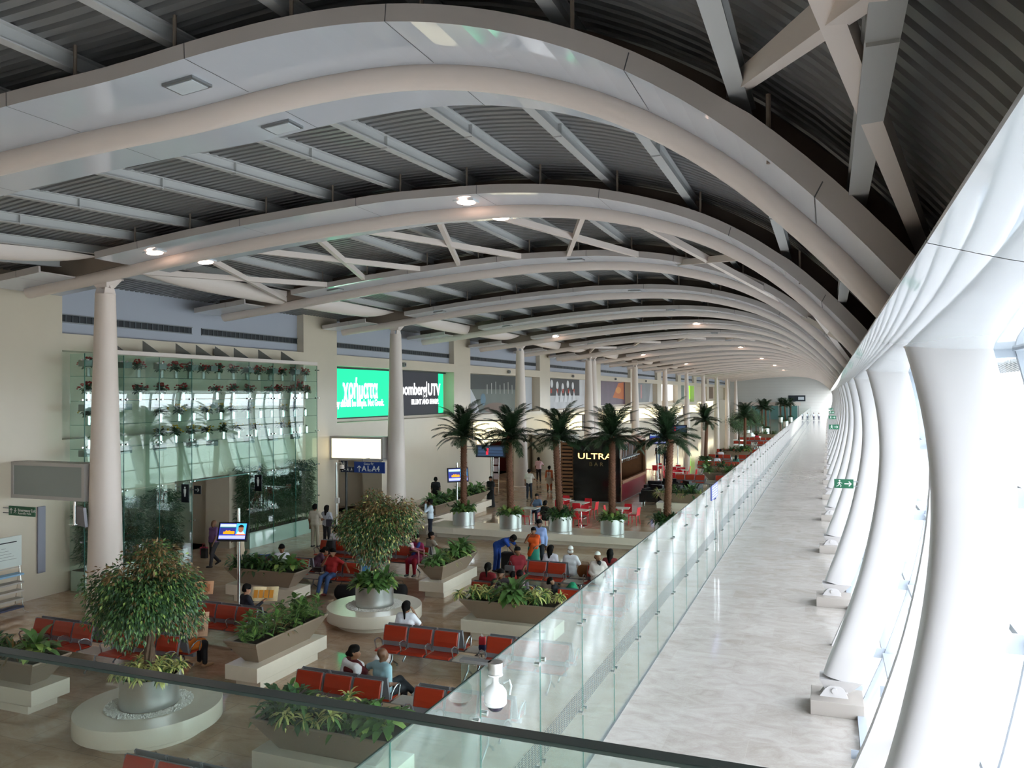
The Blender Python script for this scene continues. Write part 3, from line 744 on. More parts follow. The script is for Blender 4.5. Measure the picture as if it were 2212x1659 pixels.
bench_planter('with one tall leafy plant between yellow ones', -7.28, 18.25, 0, [('spider',-1.0,1.1),('spider',-0.6,1.1),('broad',0.0,1.35),('broad',0.1,1.1),('spider',0.55,1.1),('spider',0.95,1.1)], 'next to the glass partition')
bench_planter('of mixed leafy plants', -11.0, 22.3, pi/2, [('broad',-1.0,.95),('broad',-0.6,.9),('grass',-0.15,.9),('broad',0.25,.95),('broad',0.65,1.1),('broad',1.0,1.1)], 'right of the woman holding a baby')
bench_planter('of bronze and green plants', -15.2, 11.05, 0, [('bronze',-0.9,1.1),('dark',-0.4,1.0),('bronze',0.2,1.2),('broad',0.75,1.15)], 'in the lower left corner')
# round tree platforms
def tree_mesh(seed, c, R, n, mats, wts, top_bronze=0.0):
    rng = np.random.RandomState(seed); blobs = []
    for i in range(26):
        u = rng.normal(size=3); u /= np.linalg.norm(u); u[2] *= 0.9
        blobs.append((np.array(c)+u*np.array(R)*rng.uniform(.35,.82), rng.uniform(.22,.36)*R[0]))
    C = []; D = []
    per = n//len(blobs)
    for bc, br in blobs:
        u = rng.normal(size=(per,3)); u /= np.linalg.norm(u, axis=1)[:,None]; u = u*(rng.uniform(.45,1.0,(per,1)))
        p = bc+u*br*1.35; C.append(p); o = (p-np.array(c)); o /= np.linalg.norm(o, axis=1)[:,None]; D.append(o*0.55+u*0.35+np.array([0,0,-0.75])+rng.normal(size=(per,3))*0.28)
    C = np.concatenate(C); D = np.concatenate(D); m = len(C)
    V, F = leaf_cloud(C, D, rng.uniform(.07,.115,m), rng.uniform(.03,.045,m), rng)
    me = fmesh('crown', V, F, mats, False)
    pr = rng.rand(m); hz = (C[:,2]-c[2])/R[2]
    idx = np.searchsorted(np.cumsum(wts), pr).clip(0, len(mats)-1); idx = np.where((rng.rand(m) < top_bronze*(hz > 0.35)), len(mats)-1, idx)
    me.polygons.foreach_set('material_index', np.repeat(idx, 4).astype(np.int32)); me.update()
    return me, blobs
def round_tree(where, x, y, seed, c, R, mats, wts, tb, under, lab):
    t = thing('round_bench', 'round cream stone bench on a recessed foot %s' % where, 'stone bench', (x, y, 0), 0, 'round cream benches')
    MB().lathe([(0,0.47),(1.24,0.47),(1.25,0.455),(1.25,0.17),(1.23,0.16),(0.9,0.16)], n=72).build('slab', M_slab, t)
    MB().lathe([(0.98,0.17),(0.98,0.0),(0,0)], n=64).build('foot', M_slab, t)
    rng = np.random.RandomState(seed); mb = MB()
    for i in range(620):
        a = rng.uniform(0, 2*pi); r = math.sqrt(rng.uniform(0.53**2, 0.74**2)); s = rng.uniform(.018,.03)
        q = np.array([(1,0,0),(0,1,0),(-1,0,0),(0,-1,0),(0,0,.7),(0,0,-.5)])*s; th = rng.uniform(0,3); q = q@np.array([[math.cos(th),math.sin(th),0],[-math.sin(th),math.cos(th),0],[0,0,1]])
        mb.add(q+[x+r*math.cos(a), y+r*math.sin(a), 0.47+s*0.4], [(0,1,4),(1,2,4),(2,3,4),(3,0,4),(1,0,5),(2,1,5),(3,2,5),(0,3,5)], 0, True)
    mb.lathe([(0.5,0.475),(0.75,0.475)], x, y, 0, 48)
    tag(mb.build('pebble_ring', M_pebble), 'ring of white pebbles around the steel tree pot %s' % where, 'pebbles', kind='stuff')
    p = thing('potted_tree', lab, 'potted tree', (x, y, 0.475))
    MB().lathe([(0.0,0.01),(0.5,0.01),(0.5,0.54),(0.485,0.54),(0.485,0.46),(0,0.46)], n=56).build('pot', M_steel, p)
    MB().lathe([(0,0.47),(0.484,0.47)], n=32).build('soil', M_soil, p)
    me, blobs = tree_mesh(seed, c, R, 17000, mats, wts, tb); link('crown', me, p)
    mb = MB(); rng = np.random.RandomState(seed+5)
    for i in range(5):
        a = i*1.25; mb.tube([(0.08*math.cos(a), 0.08*math.sin(a), 0.4), (0.06*math.cos(a+1), 0.06*math.sin(a+1), 0.9), (0.05*math.cos(a+2), 0.05*math.sin(a+2), c[2]-R[2]*0.7), (c[0]+0.1*math.cos(a), c[1]+0.1*math.sin(a), c[2]-R[2]*.4)], [0.05,0.04,0.035,0.03], 7)
    for bc, br in blobs:
        q = np.array([c[0], c[1], c[2]-R[2]*.45]); m_ = (q+bc)/2+[0,0,-0.05]; mb.tube([tuple(q), tuple(m_), tuple(bc)], [0.022,0.015,0.006], 5)
    mb.build('trunk', M_bark, p)
    for i in range(6):
        a = i*1.05; put_clump(p, under, 0.3*math.cos(a), 0.3*math.sin(a), 0.44, a, 1.15 if under == 'broad' else 1.1, i % 2)
    return p
round_tree('at lower left', -11.5, 11.05, 11, (-0.1,-0.05,1.95), (0.98,0.98,1.0), [M_leaf2, M_leaf1, M_leaf3, M_leaf5], [.55,.33,.06,.06], 0.5, 'spider', 'leafy green potted tree in a steel pot, nearest and lowest left')
round_tree('at the centre of the seating', -11.28, 18.4, 12, (0.05,0,2.15), (1.1,1.1,1.02), [M_leaf2, M_leaf1, M_leaf4, M_leaf5], [.42,.26,.08,.24], 0.45, 'broad', 'bronze and green potted tree in a steel pot amid the seats')
# palms
def frond_mesh(seed, L=1.75, arch=1.7):
    rng = np.random.RandomState(seed); mb = MB(); n = 26; P = []; d = Vector((1,0,0.15)); p = Vector((0,0,0))
    for i in range(n+1):
        P.append(p.copy()); d = (d+Vector((0,0,-arch/n*(0.4+1.0*i/n)))).normalized(); p = p+d*L/n
    mb.tube(P, [0.014*(1-i/n)+0.003 for i in range(n+1)], 5)
    for i in range(2, n+1):
        t = i/n
        for k in range(2):
            for sgn in (-1, 1):
                tt = min(n-0.01, i-0.5*k); a = P[int(tt)].lerp(P[min(n, int(tt)+1)], tt-int(tt)); dd = (P[min(n, int(tt)+1)]-P[int(tt)]).normalized() if int(tt) < n else (P[n]-P[n-1]).normalized()
                ll = (0.34*math.sin(pi*(0.12+0.84*t))**0.7+0.06)*rng.uniform(.85,1.1)
                v = (dd*0.75+Vector((0,sgn*0.8,0))+Vector((0,0,rng.uniform(-.25,.12)))).normalized(); w = dd.cross(v).cross(v).normalized()*0.013
                m = a+v*ll*0.5; e = a+v*ll+Vector((0,0,-ll*0.22))
                mb.add([a-w*.6, a+w*.6, m+w, m-w, e], [(0,1,2,3),(3,2,4)], 0)
    return mb.mesh('frond', M_palm)
FR = [frond_mesh(i, 1.5+0.06*i, 1.35+0.2*i) for i in range(4)]+[frond_mesh(i, 1.75, 0.75+0.2*i) for i in range(4,6)]
def palm_trunk(h, seed):
    rng = np.random.RandomState(seed); mb = MB(); n = 14; rows = int(h/0.055)
    lean = rng.uniform(-.05,.05,2)
    mb.tube([(lean[0]*t*h, lean[1]*t*h, t*h) for t in np.linspace(0,1,8)], [0.135-0.02*t for t in np.linspace(0,1,8)], 14)
    for r in range(rows):
        z = r*0.055; rr = 0.135-0.02*z/h
        for k in range(7):
            a = 2*pi*k/7+r*0.45+rng.uniform(-.1,.1); ca, sa = math.cos(a), math.sin(a); cx, cy = lean[0]*z, lean[1]*z; w = 0.055
            o = rr+0.04+rng.uniform(0,.02)
            mb.add([(cx+rr*.9*ca+w*sa, cy+rr*.9*sa-w*ca, z-.02), (cx+rr*.9*ca-w*sa, cy+rr*.9*sa+w*ca, z-.02), (cx+o*ca, cy+o*sa, z+.075)], [(0,1,2)], 0)
            mb.add([(cx+rr*.9*ca+w*sa, cy+rr*.9*sa-w*ca, z+.06), (cx+rr*.9*ca-w*sa, cy+rr*.9*sa+w*ca, z+.06), (cx+o*ca, cy+o*sa, z+.075)], [(1,0,2)], 0)
    return mb.mesh('trunk', M_pbark)
PT = [palm_trunk(3.35, 3), palm_trunk(3.35, 8)]
PPOT = MB().lathe([(0.0,0.01),(0.47,0.01),(0.47,0.6),(0.455,0.6),(0.455,0.54),(0,0.54)], n=40).mesh('pot', M_steel)
def palm(label, x, y, z, seed, under, group='potted palms'):
    t = thing('potted_palm', label, 'palm', (x, y, z), 0, group); rng = np.random.RandomState(seed)
    link('pot', PPOT, t); link('trunk', PT[seed % 2], t, (0,0,0.5), seed)
    for i in range(5):
        a = i*1.256; put_clump(t, under, 0.27*math.cos(a), 0.27*math.sin(a), 0.52, a, 1.05, i % 2)
    n = 40
    for i in range(n):
        u = (i+0.5)/n; az = i*2.39996+rng.uniform(-.2,.2); el = (1.5-1.25*u if u < .4 else 1.15-1.3*(u-.1))+rng.uniform(-.08,.08)
        o = link('frond', FR[4+int(rng.randint(2))] if u < .3 else FR[int(rng.randint(4))], t, (0.04*math.cos(az), 0.04*math.sin(az), 3.83-0.16*u)); o.rotation_euler = (rng.uniform(-.4,.4), -el, az); s = rng.uniform(.85,1.05)*(1.0 if u < .3 else .86); o.scale = (s,s,s)
    return t
for i, (x, under) in enumerate(((-14.55,'broad'),(-12.38,'dieff'),(-10.2,'dark'),(-8.04,'dieff'),(-5.87,'dark'))):
    palm('tall potted palm on the low wall, %s from the left of five' % ordn(i), x, 30.95, 0.5, i+1, under, 'palms on the low wall')
for i, (x, y) in enumerate(((-9.5,67.2),(-7.7,81.5),(-10.4,140),(-9.2,132),(-7.9,167),(-10.3,195),(-8.2,196))):
    palm('distant potted palm beyond the bar, %s counted from the camera' % ordn(i), x, y, 0.0, i+11, 'dark', 'distant palms')
# long wall the palms stand on
lw = thing('low_wall', 'long low cream stone wall carrying the row of five palms', 'low wall', (0,0,0))
MB().cbox(-15.9,-4.6,30.12,31.75,0.22,0.5,0.01).build('slab', M_slab, lw); MB().box(-15.6,-4.8,30.5,31.4,0,0.22).build('foot', M_slab, lw)
stone_bench('long cream stone bench left of the palms under a long trough', -17.1, 35.5, pi/2, 6.6, 1.0, 0.52, 0.5)
trough('long bronze trough of green plants left of the palms', -17.1, 35.5, pi/2, [('dark' if i % 3 == 1 else 'broad', -2.6+i*0.6, 1.1) for i in range(10)], 6.3, 0.95, 0.52, 0.5, 5.2, 0.4)
stone_bench('cream stone bench end beside the man photographing', -16.6, 31.4, pi/2, 1.9, 0.9, 0.5, 0.3)
# planters further away
for i, (x, y, rz, kinds) in enumerate(((-7.0,41.0,0,('grass','dark','grass','dark','grass')),(-6.3,52.5,0,('broad','bronze','broad','dark')),(-6.9,56.5,0,('broad','dark','bronze')),(-7.6,72.5,0,('bronze','dark','dark','broad')),(-7.4,104,0,('dark','broad','dark')))):
    stone_bench('cream bench slab under the %s distant trough beside the partition' % ordn(i), x, y, rz)
    trough('bronze trough of bushy plants, %s beyond the palm row beside the partition' % ordn(i), x, y, rz, [(k, -1.0+2.0*j/(len(kinds)-1), 1.15) for j, k in enumerate(kinds)])
# distant bushy trees in steel pots
for i, (x, y) in enumerate(((-8.7,86),(-9.6,94.3),(-8.3,102),(-9.8,112),(-11,120))):
    p = thing('potted_tree', 'distant dark bushy tree in a steel pot beyond the palms, %s counted from the camera' % ordn(i), 'potted tree', (x, y, 0), 0, 'distant bushy trees')
    link('pot', PPOT, p).scale = (1.3,1.3,1.3)
    if i == 0:
        me0, b0 = tree_mesh(40, (0,0,2.9), (1.5,1.5,1.3), 5000, [M_leaf2, M_leaf1], [.75,.25])
        tr0 = MB().tube([(0,0,0.6),(0.03,0.02,1.4),(0,0,2.6)], [.07,.06,.04], 8).mesh('trunk', M_bark)
    link('crown', me0, p, None, i*1.3); link('trunk', tr0, p)
# ------------------------------------------------------------------ airport seating: seat modules back to back on a beam
PITCH = 0.627
def bench_meshes():
    B = {}
    def strip(prof, x0, x1, th):   # swept cushion profile in YZ
        n = len(prof); P = [Vector((0, a, b)) for a, b in prof]; N = []
        for i in range(n):
            d = (P[min(i+1,n-1)]-P[max(i-1,0)]).normalized(); N.append(Vector((0, -d.z, d.y)))
        rings = []
        for x in (x0, x0+0.015, x1-0.015, x1):
            t = th if x0 < x < x1 else th*0.4
            rings.append([(x, p.y+q.y*t/2, p.z+q.z*t/2) for p, q in zip(P, N)]+[(x, p.y-q.y*t/2, p.z-q.z*t/2) for p, q in reversed(list(zip(P, N)))])
        return MB().sweep(None, rings)
    # seat faces -Y
    seat = [(-0.44,0.415),(-0.43,0.435),(-0.38,0.445),(-0.2,0.43),(-0.06,0.425),(-0.02,0.44)]
    back = [(-0.06,0.56),(-0.045,0.66),(-0.01,0.78),(0.02,0.85),(0.035,0.86)]
    w = PITCH-0.06
    B['seat'] = strip(seat, -w/2, w/2, 0.04).mesh('seat', M_red)
    B['backrest'] = strip(back, -w/2, w/2, 0.035).mesh('backrest', M_red)
    mb = MB(); mb.obox((0, 0.012, 0.69), (w/2+.005,0,0), (0,0.006,0), (0,0.032,0.19)); mb.obox((0,-0.045,0.53),(w/2,0,0),(0,0.006,0),(0,0.0,0.075))
    for sx in (-1, 1): mb.bar((sx*(w/2+.008),-0.06,0.44),(sx*(w/2+.008),0.04,0.87),0.012,0.05)
    B['back_shell'] = mb.mesh('back_shell', M_seatg)
    mb = MB().tube([(0,-0.05,0.46),(0,-0.08,0.55),(0,-0.16,0.62),(0,-0.26,0.655),(0,-0.36,0.65),(0,-0.385,0.62),(0,-0.34,0.5),(0,-0.33,0.43)], 0.016, 8)
    B['armrest'] = mb.mesh('armrest', mat('armrest_alu', (178,180,184), 0.25, 0.9))
    mb = MB().cbox(-PITCH/2+.02, PITCH/2-.02, -0.42, 0.0, 0.40, 0.425, 0.006); B['table_top'] = mb.mesh('table_top', mat('table_grey', (196,186,176), 0.4))
    return B
BM_ = bench_meshes()
def bench(label, x0, y, pattern='SSSTSSS'):
    n = len(pattern); L = n*PITCH
    t = thing('beam_seating', label, 'airport seating', (x0+L/2, y, 0), 0, 'back-to-back beam seats')
    mb = MB(); mb.box(-L/2+.02, L/2-.02, -0.26, -0.18, 0.33, 0.40); mb.box(-L/2+.02, L/2-.02, 0.42, 0.50, 0.33, 0.40)
    mb.build('beam', M_seatg, t)
    for fx in (-L/2+0.35, 0.0, L/2-0.35):
        l = MB()
        for s, yc in ((-1,-0.22),(1,0.46)):
            l.tube([(fx,yc,0.34),(fx,yc+s*0.03,0.2),(fx,yc+s*0.24,0.05),(fx,yc+s*0.28,0.03)], 0.02, 8); l.tube([(fx,yc+s*0.03,0.2),(fx,yc-s*0.18,0.05),(fx,yc-s*0.2,0.03)], 0.02, 8)
            for q in (0.28,-0.2): l.cyl(fx, yc+s*q, 0.0, 0.035, 0.022, n=10)
        l.bar((fx,-0.22,0.36),(fx,0.46,0.36),0.05,0.04)
        l.build('leg', mat('leg_alu', (150,152,156), 0.25, 0.9), t)
    for i, c in enumerate(pattern):
        cx = -L/2+PITCH*(i+0.5)
        for s in (-1, 1):
            rz = 0 if s < 0 else pi; yy = 0.0 if s < 0 else 0.24
            if c == 'S':
                for nm in ('seat', 'backrest', 'back_shell'): link(nm, BM_[nm], t, (cx, yy, 0), rz)
                link('armrest', BM_['armrest'], t, (cx-PITCH/2, yy, 0), rz)
                if i == n-1 or pattern[i+1] == 'T': link('armrest', BM_['armrest'], t, (cx+PITCH/2, yy, 0), rz)
            else: link('table_top', BM_['table_top'], t, (cx, yy, 0), rz)
    return t
BENCH = {}
for key, lab, x0, y in (('S5','red double seating at the bottom edge, only the backrest tops in frame', -9.5, 8.68),
    ('S1','red double seating behind the foreground planter, seating the man in pale blue', -9.38, 12.52),
    ('S2','red double seating with a red and blue bag on its table', -9.35, 15.66),
    ('S4','red double seating behind the nearest potted tree', -17.35, 13.3),
    ('S3','red double seating where the dark-suited man reads', -17.3, 15.74),
    ('S9','red double seating behind the planter beside the glass partition', -9.25, 20.12),
    ('S6','red double seating where the woman in red rests her arm', -17.15, 21.08),
    ('S10','red double seating beside the bearded man in white cap', -9.33, 23.2),
    ('S7','red double seating furthest left before the palm wall', -17.0, 24.1)):
    BENCH[key] = bench(lab, x0, y-0.03)
for i, (x, y) in enumerate(((-9.2,51.5),(-9.4,62.3),(-9.6,69.5),(-9.8,76.5),(-9.7,90),(-10,98))):
    bench('distant dark red double seating past the bar, %s counted from the camera' % ordn(i), x, y, 'SSSSSS' if i % 2 else 'SSSTSSS')
# ------------------------------------------------------------------ screen of glass and flowers
def flower_screen():
    t = thing('glass_screen', 'tall glass screen with flower shelves on the left wall', 'glass screen', (-21.3, 0, 0))
    ys = [17.95, 19.42, 20.9, 22.4, 25.45, 26.92, 28.4, 29.95]
    for a, b in zip(ys[:-1], ys[1:]):
        mb = MB(); 
        for z0, z1 in ((0.02,3.0),(3.02,5.95),(5.97,7.4)):
            if (b-a) > 2 and z0 < 1: continue
            mb.box(-0.006,0.006,a+.01,b-.01,z0,z1)
        mb.build('glass_pane', M_glass2, t)
    mb = MB()
    for y in ys: mb.box(-0.012,0.012,y-0.008,y+0.008,0.0,7.4)
    mb.box(-0.012,0.012,22.4,25.45,2.98,3.02); mb.build('pane_joints', M_gedge, t)
    gl = MB()
    for y in ys: gl.box(-0.62,-0.02,y-0.006,y+0.006,0.0,7.4)
    gl.build('glass_fins', M_glass2, t)
    for i, z in enumerate((6.70, 5.93, 5.18, 4.43)):
        MB().box(-0.6,-0.03,17.95,29.95,z-0.012,z).build('shelf', glassmat('shelf_glass', (190,224,212), rmax=0.9, haze=0.10, hazecol=(120,170,155)), t)
        MB().box(-0.03,-0.02,17.95,29.95,z-0.014,z+0.001).build('shelf_edge', mat('shelf_edge', (36,74,66), 0.2), t)
    MB().cbox(-0.1,0.04,18.9,29.95,7.42,7.56,0.01).build('top_rail', M_white, t)
    mb = MB()
    for y in ys[1:-1]+[23.4,24.4]: mb.add([(-0.75,y-.006,7.56),(0.0,y-.006,7.56),(-0.75,y-.006,8.0),(-0.75,y+.006,7.56),(0.0,y+.006,7.56),(-0.75,y+.006,8.0)], [(0,1,2),(5,4,3),(0,3,4,1),(1,4,5,2),(2,5,3,0)])
    tag(mb.build('brackets', M_grey, t), kind='stuff')
    mb = MB()
    for y in ys[:-1]+[23.4]:
        for z in (7.0, 5.62, 4.2): mb.box(-0.3,-0.05,y+.03,y+.38,z,z+0.2)
    tag(mb.build('spigot_plates', mat('plate_grey', (120,124,122), 0.4, 0.4), t), kind='stuff')
    mb = MB()
    for y in ys:
        for z in (7.2, 5.96, 4.5, 3.0, 1.6):
            for d in (-0.1, 0.1): mb.tube([(-0.03,y+d,z),(0.045,y+d,z)], 0.03, 8)
    tag(mb.build('fittings', M_chrome, t), kind='stuff')
    # pots of flowers
    PM = MB().lathe([(0.0,0.0),(0.085,0.0),(0.085,0.27),(0.075,0.27),(0.075,0.2),(0,0.2)], n=20).mesh('pot', M_chrome)
    FM = {}
    for col, cm in (('red', mat('petal_red', (186,22,20), 0.5)), ('yellow', mat('petal_yellow', (224,176,16), 0.5))):
        for v in range(3):
            rng = np.random.RandomState(50+v); mb = MB()
            for i in range(60):
                a = rng.uniform(0,2*pi); el = rng.uniform(-.1,1.3); L = rng.uniform(.1,.2)
                V, F = blade((0.03*math.cos(a),0.03*math.sin(a),0.26+rng.uniform(0,.12)), (math.cos(a)*math.cos(el), math.sin(a)*math.cos(el), math.sin(el)), L, L*.5, 1.0, rng, 3); mb.add(V, F, 0, True)
            fo = mb.mesh('foliage', M_leaf2); mb = MB()
            for i in range(18 if col == 'red' else 10):
                a = rng.uniform(0,2*pi); r = rng.uniform(.04,.23); z = 0.5-r*r*3.5+rng.uniform(-.06,.06); q = np.array([(1,0,0),(.3,.95,0),(-.8,.6,0),(-.8,-.6,0),(.3,-.95,0),(0,0,.8),(0,0,-.8)])*rng.uniform(.028,.045)
                mb.add(q+[r*math.cos(a), r*math.sin(a), z], [(k, (k+1)%5, 5) for k in range(5)]+[((k+1)%5, k, 6) for k in range(5)], 0, True)
            FM[(col, v)] = (fo, mb.mesh('blossoms', cm))
    rows = [('red','top',6.70,[18.32,20.3,21.3,21.95,22.6,23.3,24.1,24.9,25.7,26.4,27.1,27.9,28.7,29.5],()),
            ('red','second',5.93,[18.32,19.2,20.35,21.3,22.3,24.0,24.9,25.8,27.1,27.7,28.5,29.1,29.6],(1,11)),
            ('yellow','third',5.18,[18.35,19.1,21.25,22.1,22.8,23.5,24.2,24.9,25.7,26.5,27.2,27.95,28.75,29.5],()),
            ('yellow','bottom',4.43,[18.35,19.1,21.25,21.95,22.7,23.5,24.35,25.2,26.2,27.0,27.8,28.5,29.1,29.6],())]
    for col, rn, z, Y, tall in rows:
        for i, y in enumerate(Y):
            p = thing('flower_pot', 'steel pot of %s flowers on the %s glass shelf, %s from the left' % (col, rn, ordn(i)), 'flower pot', (-21.62, y, z), i*0.9, 'flower pots on the glass shelves')
            link('pot', PM, p); bare = col == 'yellow' and ((rn == 'third' and i in (4,9,10,13)) or (rn == 'bottom' and i in (0,9,12,13)))
            fo, bl = FM[(col, i % 3)]
            if bare: p['label'] = 'nearly bare steel pot on the %s glass shelf, %s from the left' % (rn, ordn(i)); o = link('foliage', fo, p); o.scale = (.35,.35,.7); o.location = (0,0,0.05)
            else:
                sc = (1.35,1.35,1.15) if i not in tall else (1.0,1.0,1.7)
                if i in tall: p['label'] = 'tall trailing pot of red flowers on the second glass shelf, %s from the left' % ordn(i)
                a = link('foliage', fo, p); b = link('blossoms', bl, p); a.scale = sc; b.scale = sc
    # bamboo in white planters behind the glass
    def bamboo(seed, H):
        rng = np.random.RandomState(seed); mb = MB()
        C = []; D = []
        for s_ in range(9):
            x, y = rng.uniform(-.22,.22), rng.uniform(-.45,.45); h = H*rng.uniform(.75,1.0)
            mb.tube([(x,y,0),(x+rng.uniform(-.05,.05),y+rng.uniform(-.08,.08),h*.6),(x+rng.uniform(-.1,.1),y+rng.uniform(-.15,.15),h)], [.016,.012,.005], 6)
            for k in range(520):
                z = h*rng.uniform(.12,1.0); a = rng.uniform(0,2*pi); r = rng.uniform(.03,.40)
                C.append((x+r*math.cos(a)*.7, y+r*math.sin(a), z)); D.append((math.cos(a), math.sin(a), rng.uniform(-.9,.3)))
        C = np.array(C); D = np.array(D); m = len(C); V, F = leaf_cloud(C, D, rng.uniform(.12,.24,m), rng.uniform(.026,.042,m), rng)
        return fmesh('leaves', V, F, M_leaf2, False), mb.mesh('canes', M_leaf1)
    bm = [bamboo(1, 2.55), bamboo(2, 2.55), bamboo(3, 3.0)]
    for i, (y, k, s) in enumerate(((18.7,0,1),(20.1,1,.95),(21.5,0,1.0),(26.1,2,1.0),(27.3,0,1.0),(28.4,1,1.05),(29.4,2,1.0))):
        b = thing('bamboo', 'dense dark bamboo behind the glass screen, %s clump from the left' % ordn(i), 'bamboo', (-21.72, y, 0.6), 0, 'bamboo clumps'); b.scale = (1,1,s)
        link('leaves', bm[k][0], b); link('canes', bm[k][1], b)
    for lab, a, b in (('left', 18.1, 22.3), ('right', 25.6, 29.9)):
        p = thing('planter_box', 'long low white planter box behind glass, %s of the doorway' % lab, 'planter', (-21.7, (a+b)/2, 0)); L = (b-a)/2
        MB().cbox(-0.36,0.3,-L,L,0,0.62,0.01).build('box', mat('white_planter', (226,228,222), 0.35), p); MB().box(-0.33,0.27,-L+.03,L-.03,0.62,0.635).build('soil', M_soil, p)
flower_screen()
# ------------------------------------------------------------------ boards and pictures in the wall recesses
def emis(name, col, s=1.0): return mat(name, col, 0.6, emit=col, estr=s)
def wtext(body, y, z, size, m, parent, x=0.02, align='LEFT', sx=1.0, bold=0.0, name='lettering'):
    me = text(body, size, m, 0.004, align, bold, name, sx); o = link(name, me, parent, (x, y, z), pi/2); return o
def boards():
    E_g = emis('green_backlit', (18,208,140), 0.9); E_w = emis('white_backlit', (255,255,255), 1.6); E_k = emis('charcoal_backlit', (46,46,54), 0.35)
    t = thing('billboard', 'backlit green billboard with white greek word, left half of the pair', 'billboard', (-22.82, 32.88, 0))
    MB().box(-0.08,0,0,6.75,4.95,7.42).build('panel', E_g, t); MB().box(-0.1,0.03,0,13.05,7.42,7.5).box(-0.1,0.03,0,13.05,4.88,4.95).build('frame', M_dark, t)
    wtext('\u03c7\u03c1\u03ae\u03bc\u03b1\u03c4\u03b1', 1.4, 6.35, 1.36, E_w, t, sx=0.60, bold=0.035)
    wtext('Money should be simple. Not Greek.', 0.12, 5.66, 0.5, E_w, t, sx=0.70, bold=0.012)
    t = thing('billboard', 'dark backlit billboard with white lettering, right half of the pair', 'billboard', (-22.82, 39.63, 0))
    MB().box(-0.08,0,0.02,5.25,4.95,7.42).build('panel', E_k, t); MB().box(-0.08,0,5.3,5.95,4.95,7.42).build('green_end', E_g, t)
    wtext('Bloomberg', -0.25, 6.4, 0.98, E_w, t, sx=0.88, bold=0.02); MB().box(0.01,0.02,3.66,3.71,5.95,6.9).build('divider', E_w, t)
    wtext('UTV', 3.82, 6.38, 0.98, E_w, t, sx=0.88, bold=0.03); wtext('BLUNT AND SHARP.', 1.75, 5.66, 0.42, E_w, t, sx=0.93, bold=0.012)
    # abstract wall pictures further along
    def pic(lab, y0, y1, z0, z1, base, paint):
        t = thing('wall_picture', lab, 'picture', (-22.85, y0, 0), 0, 'large pictures in the wall recesses'); MB().box(-0.05,0,0,y1-y0,z0,z1).build('panel', mat('pic_%d' % int(y0), base, 0.4, noise=0.3, nscale=0.6), t)
        mats = {}
        for i, (c, poly) in enumerate(paint):
            k = tuple(c); mats.setdefault(k, MB()).add([(0.004+0.002*i, p[0]*(y1-y0), z0+p[1]*(z1-z0)) for p in poly], [tuple(range(len(poly)))])
        for c, mb in mats.items(): mb.build('printed_shape', mat('ink_%d_%d_%d' % c, c, 0.5), t)
    el = lambda cx, cy, rx, ry, n=18: [(cx+rx*math.cos(2*pi*k/n), cy+ry*math.sin(2*pi*k/n)) for k in range(n)]
    rc = lambda a, b, c, d: [(a,c),(b,c),(b,d),(a,d)]
    pic('large dark and green picture with golfers in the recess after the billboards', 48.6, 62.0, 4.8, 7.5, (92,100,90),
        [((58,62,60), rc(0,.78,.62,1)), ((122,100,88), el(.42,.12,.16,.14)), ((216,218,222), [(0,.0),(.2,0),(.16,.35),(.1,.6),(0,.8)]), ((96,130,150), el(.25,.35,.035,.16))]+[((206,206,200), rc(.3+.06*k,.308+.06*k,.5,.75+.04*(k%3))) for k in range(7)]+[((200,202,208), rc(.8,1,0,1))])
    pic('large picture of white oval shapes on black in the third wall recess', 65.2, 78.2, 4.8, 7.6, (210,210,214),
        [((52,46,48), rc(.08,.8,.42,.98))]+[((236,236,240), el(.15+.12*k,.8-.05*(k%3),.028,.13)) for k in range(5)]+[((196,60,30), rc(.12+.13*k,.15+.13*k,.5,.64)) for k in range(5)]+[((232,232,236), [(.2+.1*k,.2),(.3+.1*k,.2),(.25+.1*k,.6)]) for k in range(5)])
    pic('large purple and orange picture in the fourth wall recess', 81.4, 94.6, 4.9, 7.65, (98,70,92), [((206,110,50), [(.55,.3),(.95,.2),(.95,.95),(.75,.9)]), ((228,150,70), el(.75,.6,.1,.14)), ((214,214,218), [(0,0),(.12,0),(.04,1),(0,1)])])
    pic('large pale pink and grey picture in the fifth wall recess', 98, 111, 5.0, 7.6, (128,130,132), [((196,120,120), rc(.2+.0,.3,.1,.8)), ((210,150,150), rc(.4,.46,.2,.9)), ((200,200,204), [(.8,0),(1,0),(1,1),(.9,1)])])
    t = thing('billboard', 'bright white backlit panel far along the left wall', 'billboard', (-22.85, 114.5, 0)); MB().box(-.05,0,0,12,5.1,7.5).build('panel', emis('white_panel', (244,246,250), 1.1), t)
    t = thing('billboard', 'distant green and grey backlit panel on the left wall', 'billboard', (-22.85, 131, 0)); MB().box(-.05,0,0,7,5.2,7.5).build('grey_part', mat('grey_green', (92,112,104), 0.4), t); MB().box(-.05,0,7.1,12.5,5.2,7.5).build('green_part', emis('lime_panel', (140,230,40), 1.0), t)
    t = thing('billboard', 'distant dark brown framed panel on the left wall', 'billboard', (-22.85, 164, 0)); MB().box(-.05,0,0,10,5.1,7.5).build('panel', mat('brown_panel', (110,84,60), 0.5), t)
boards()
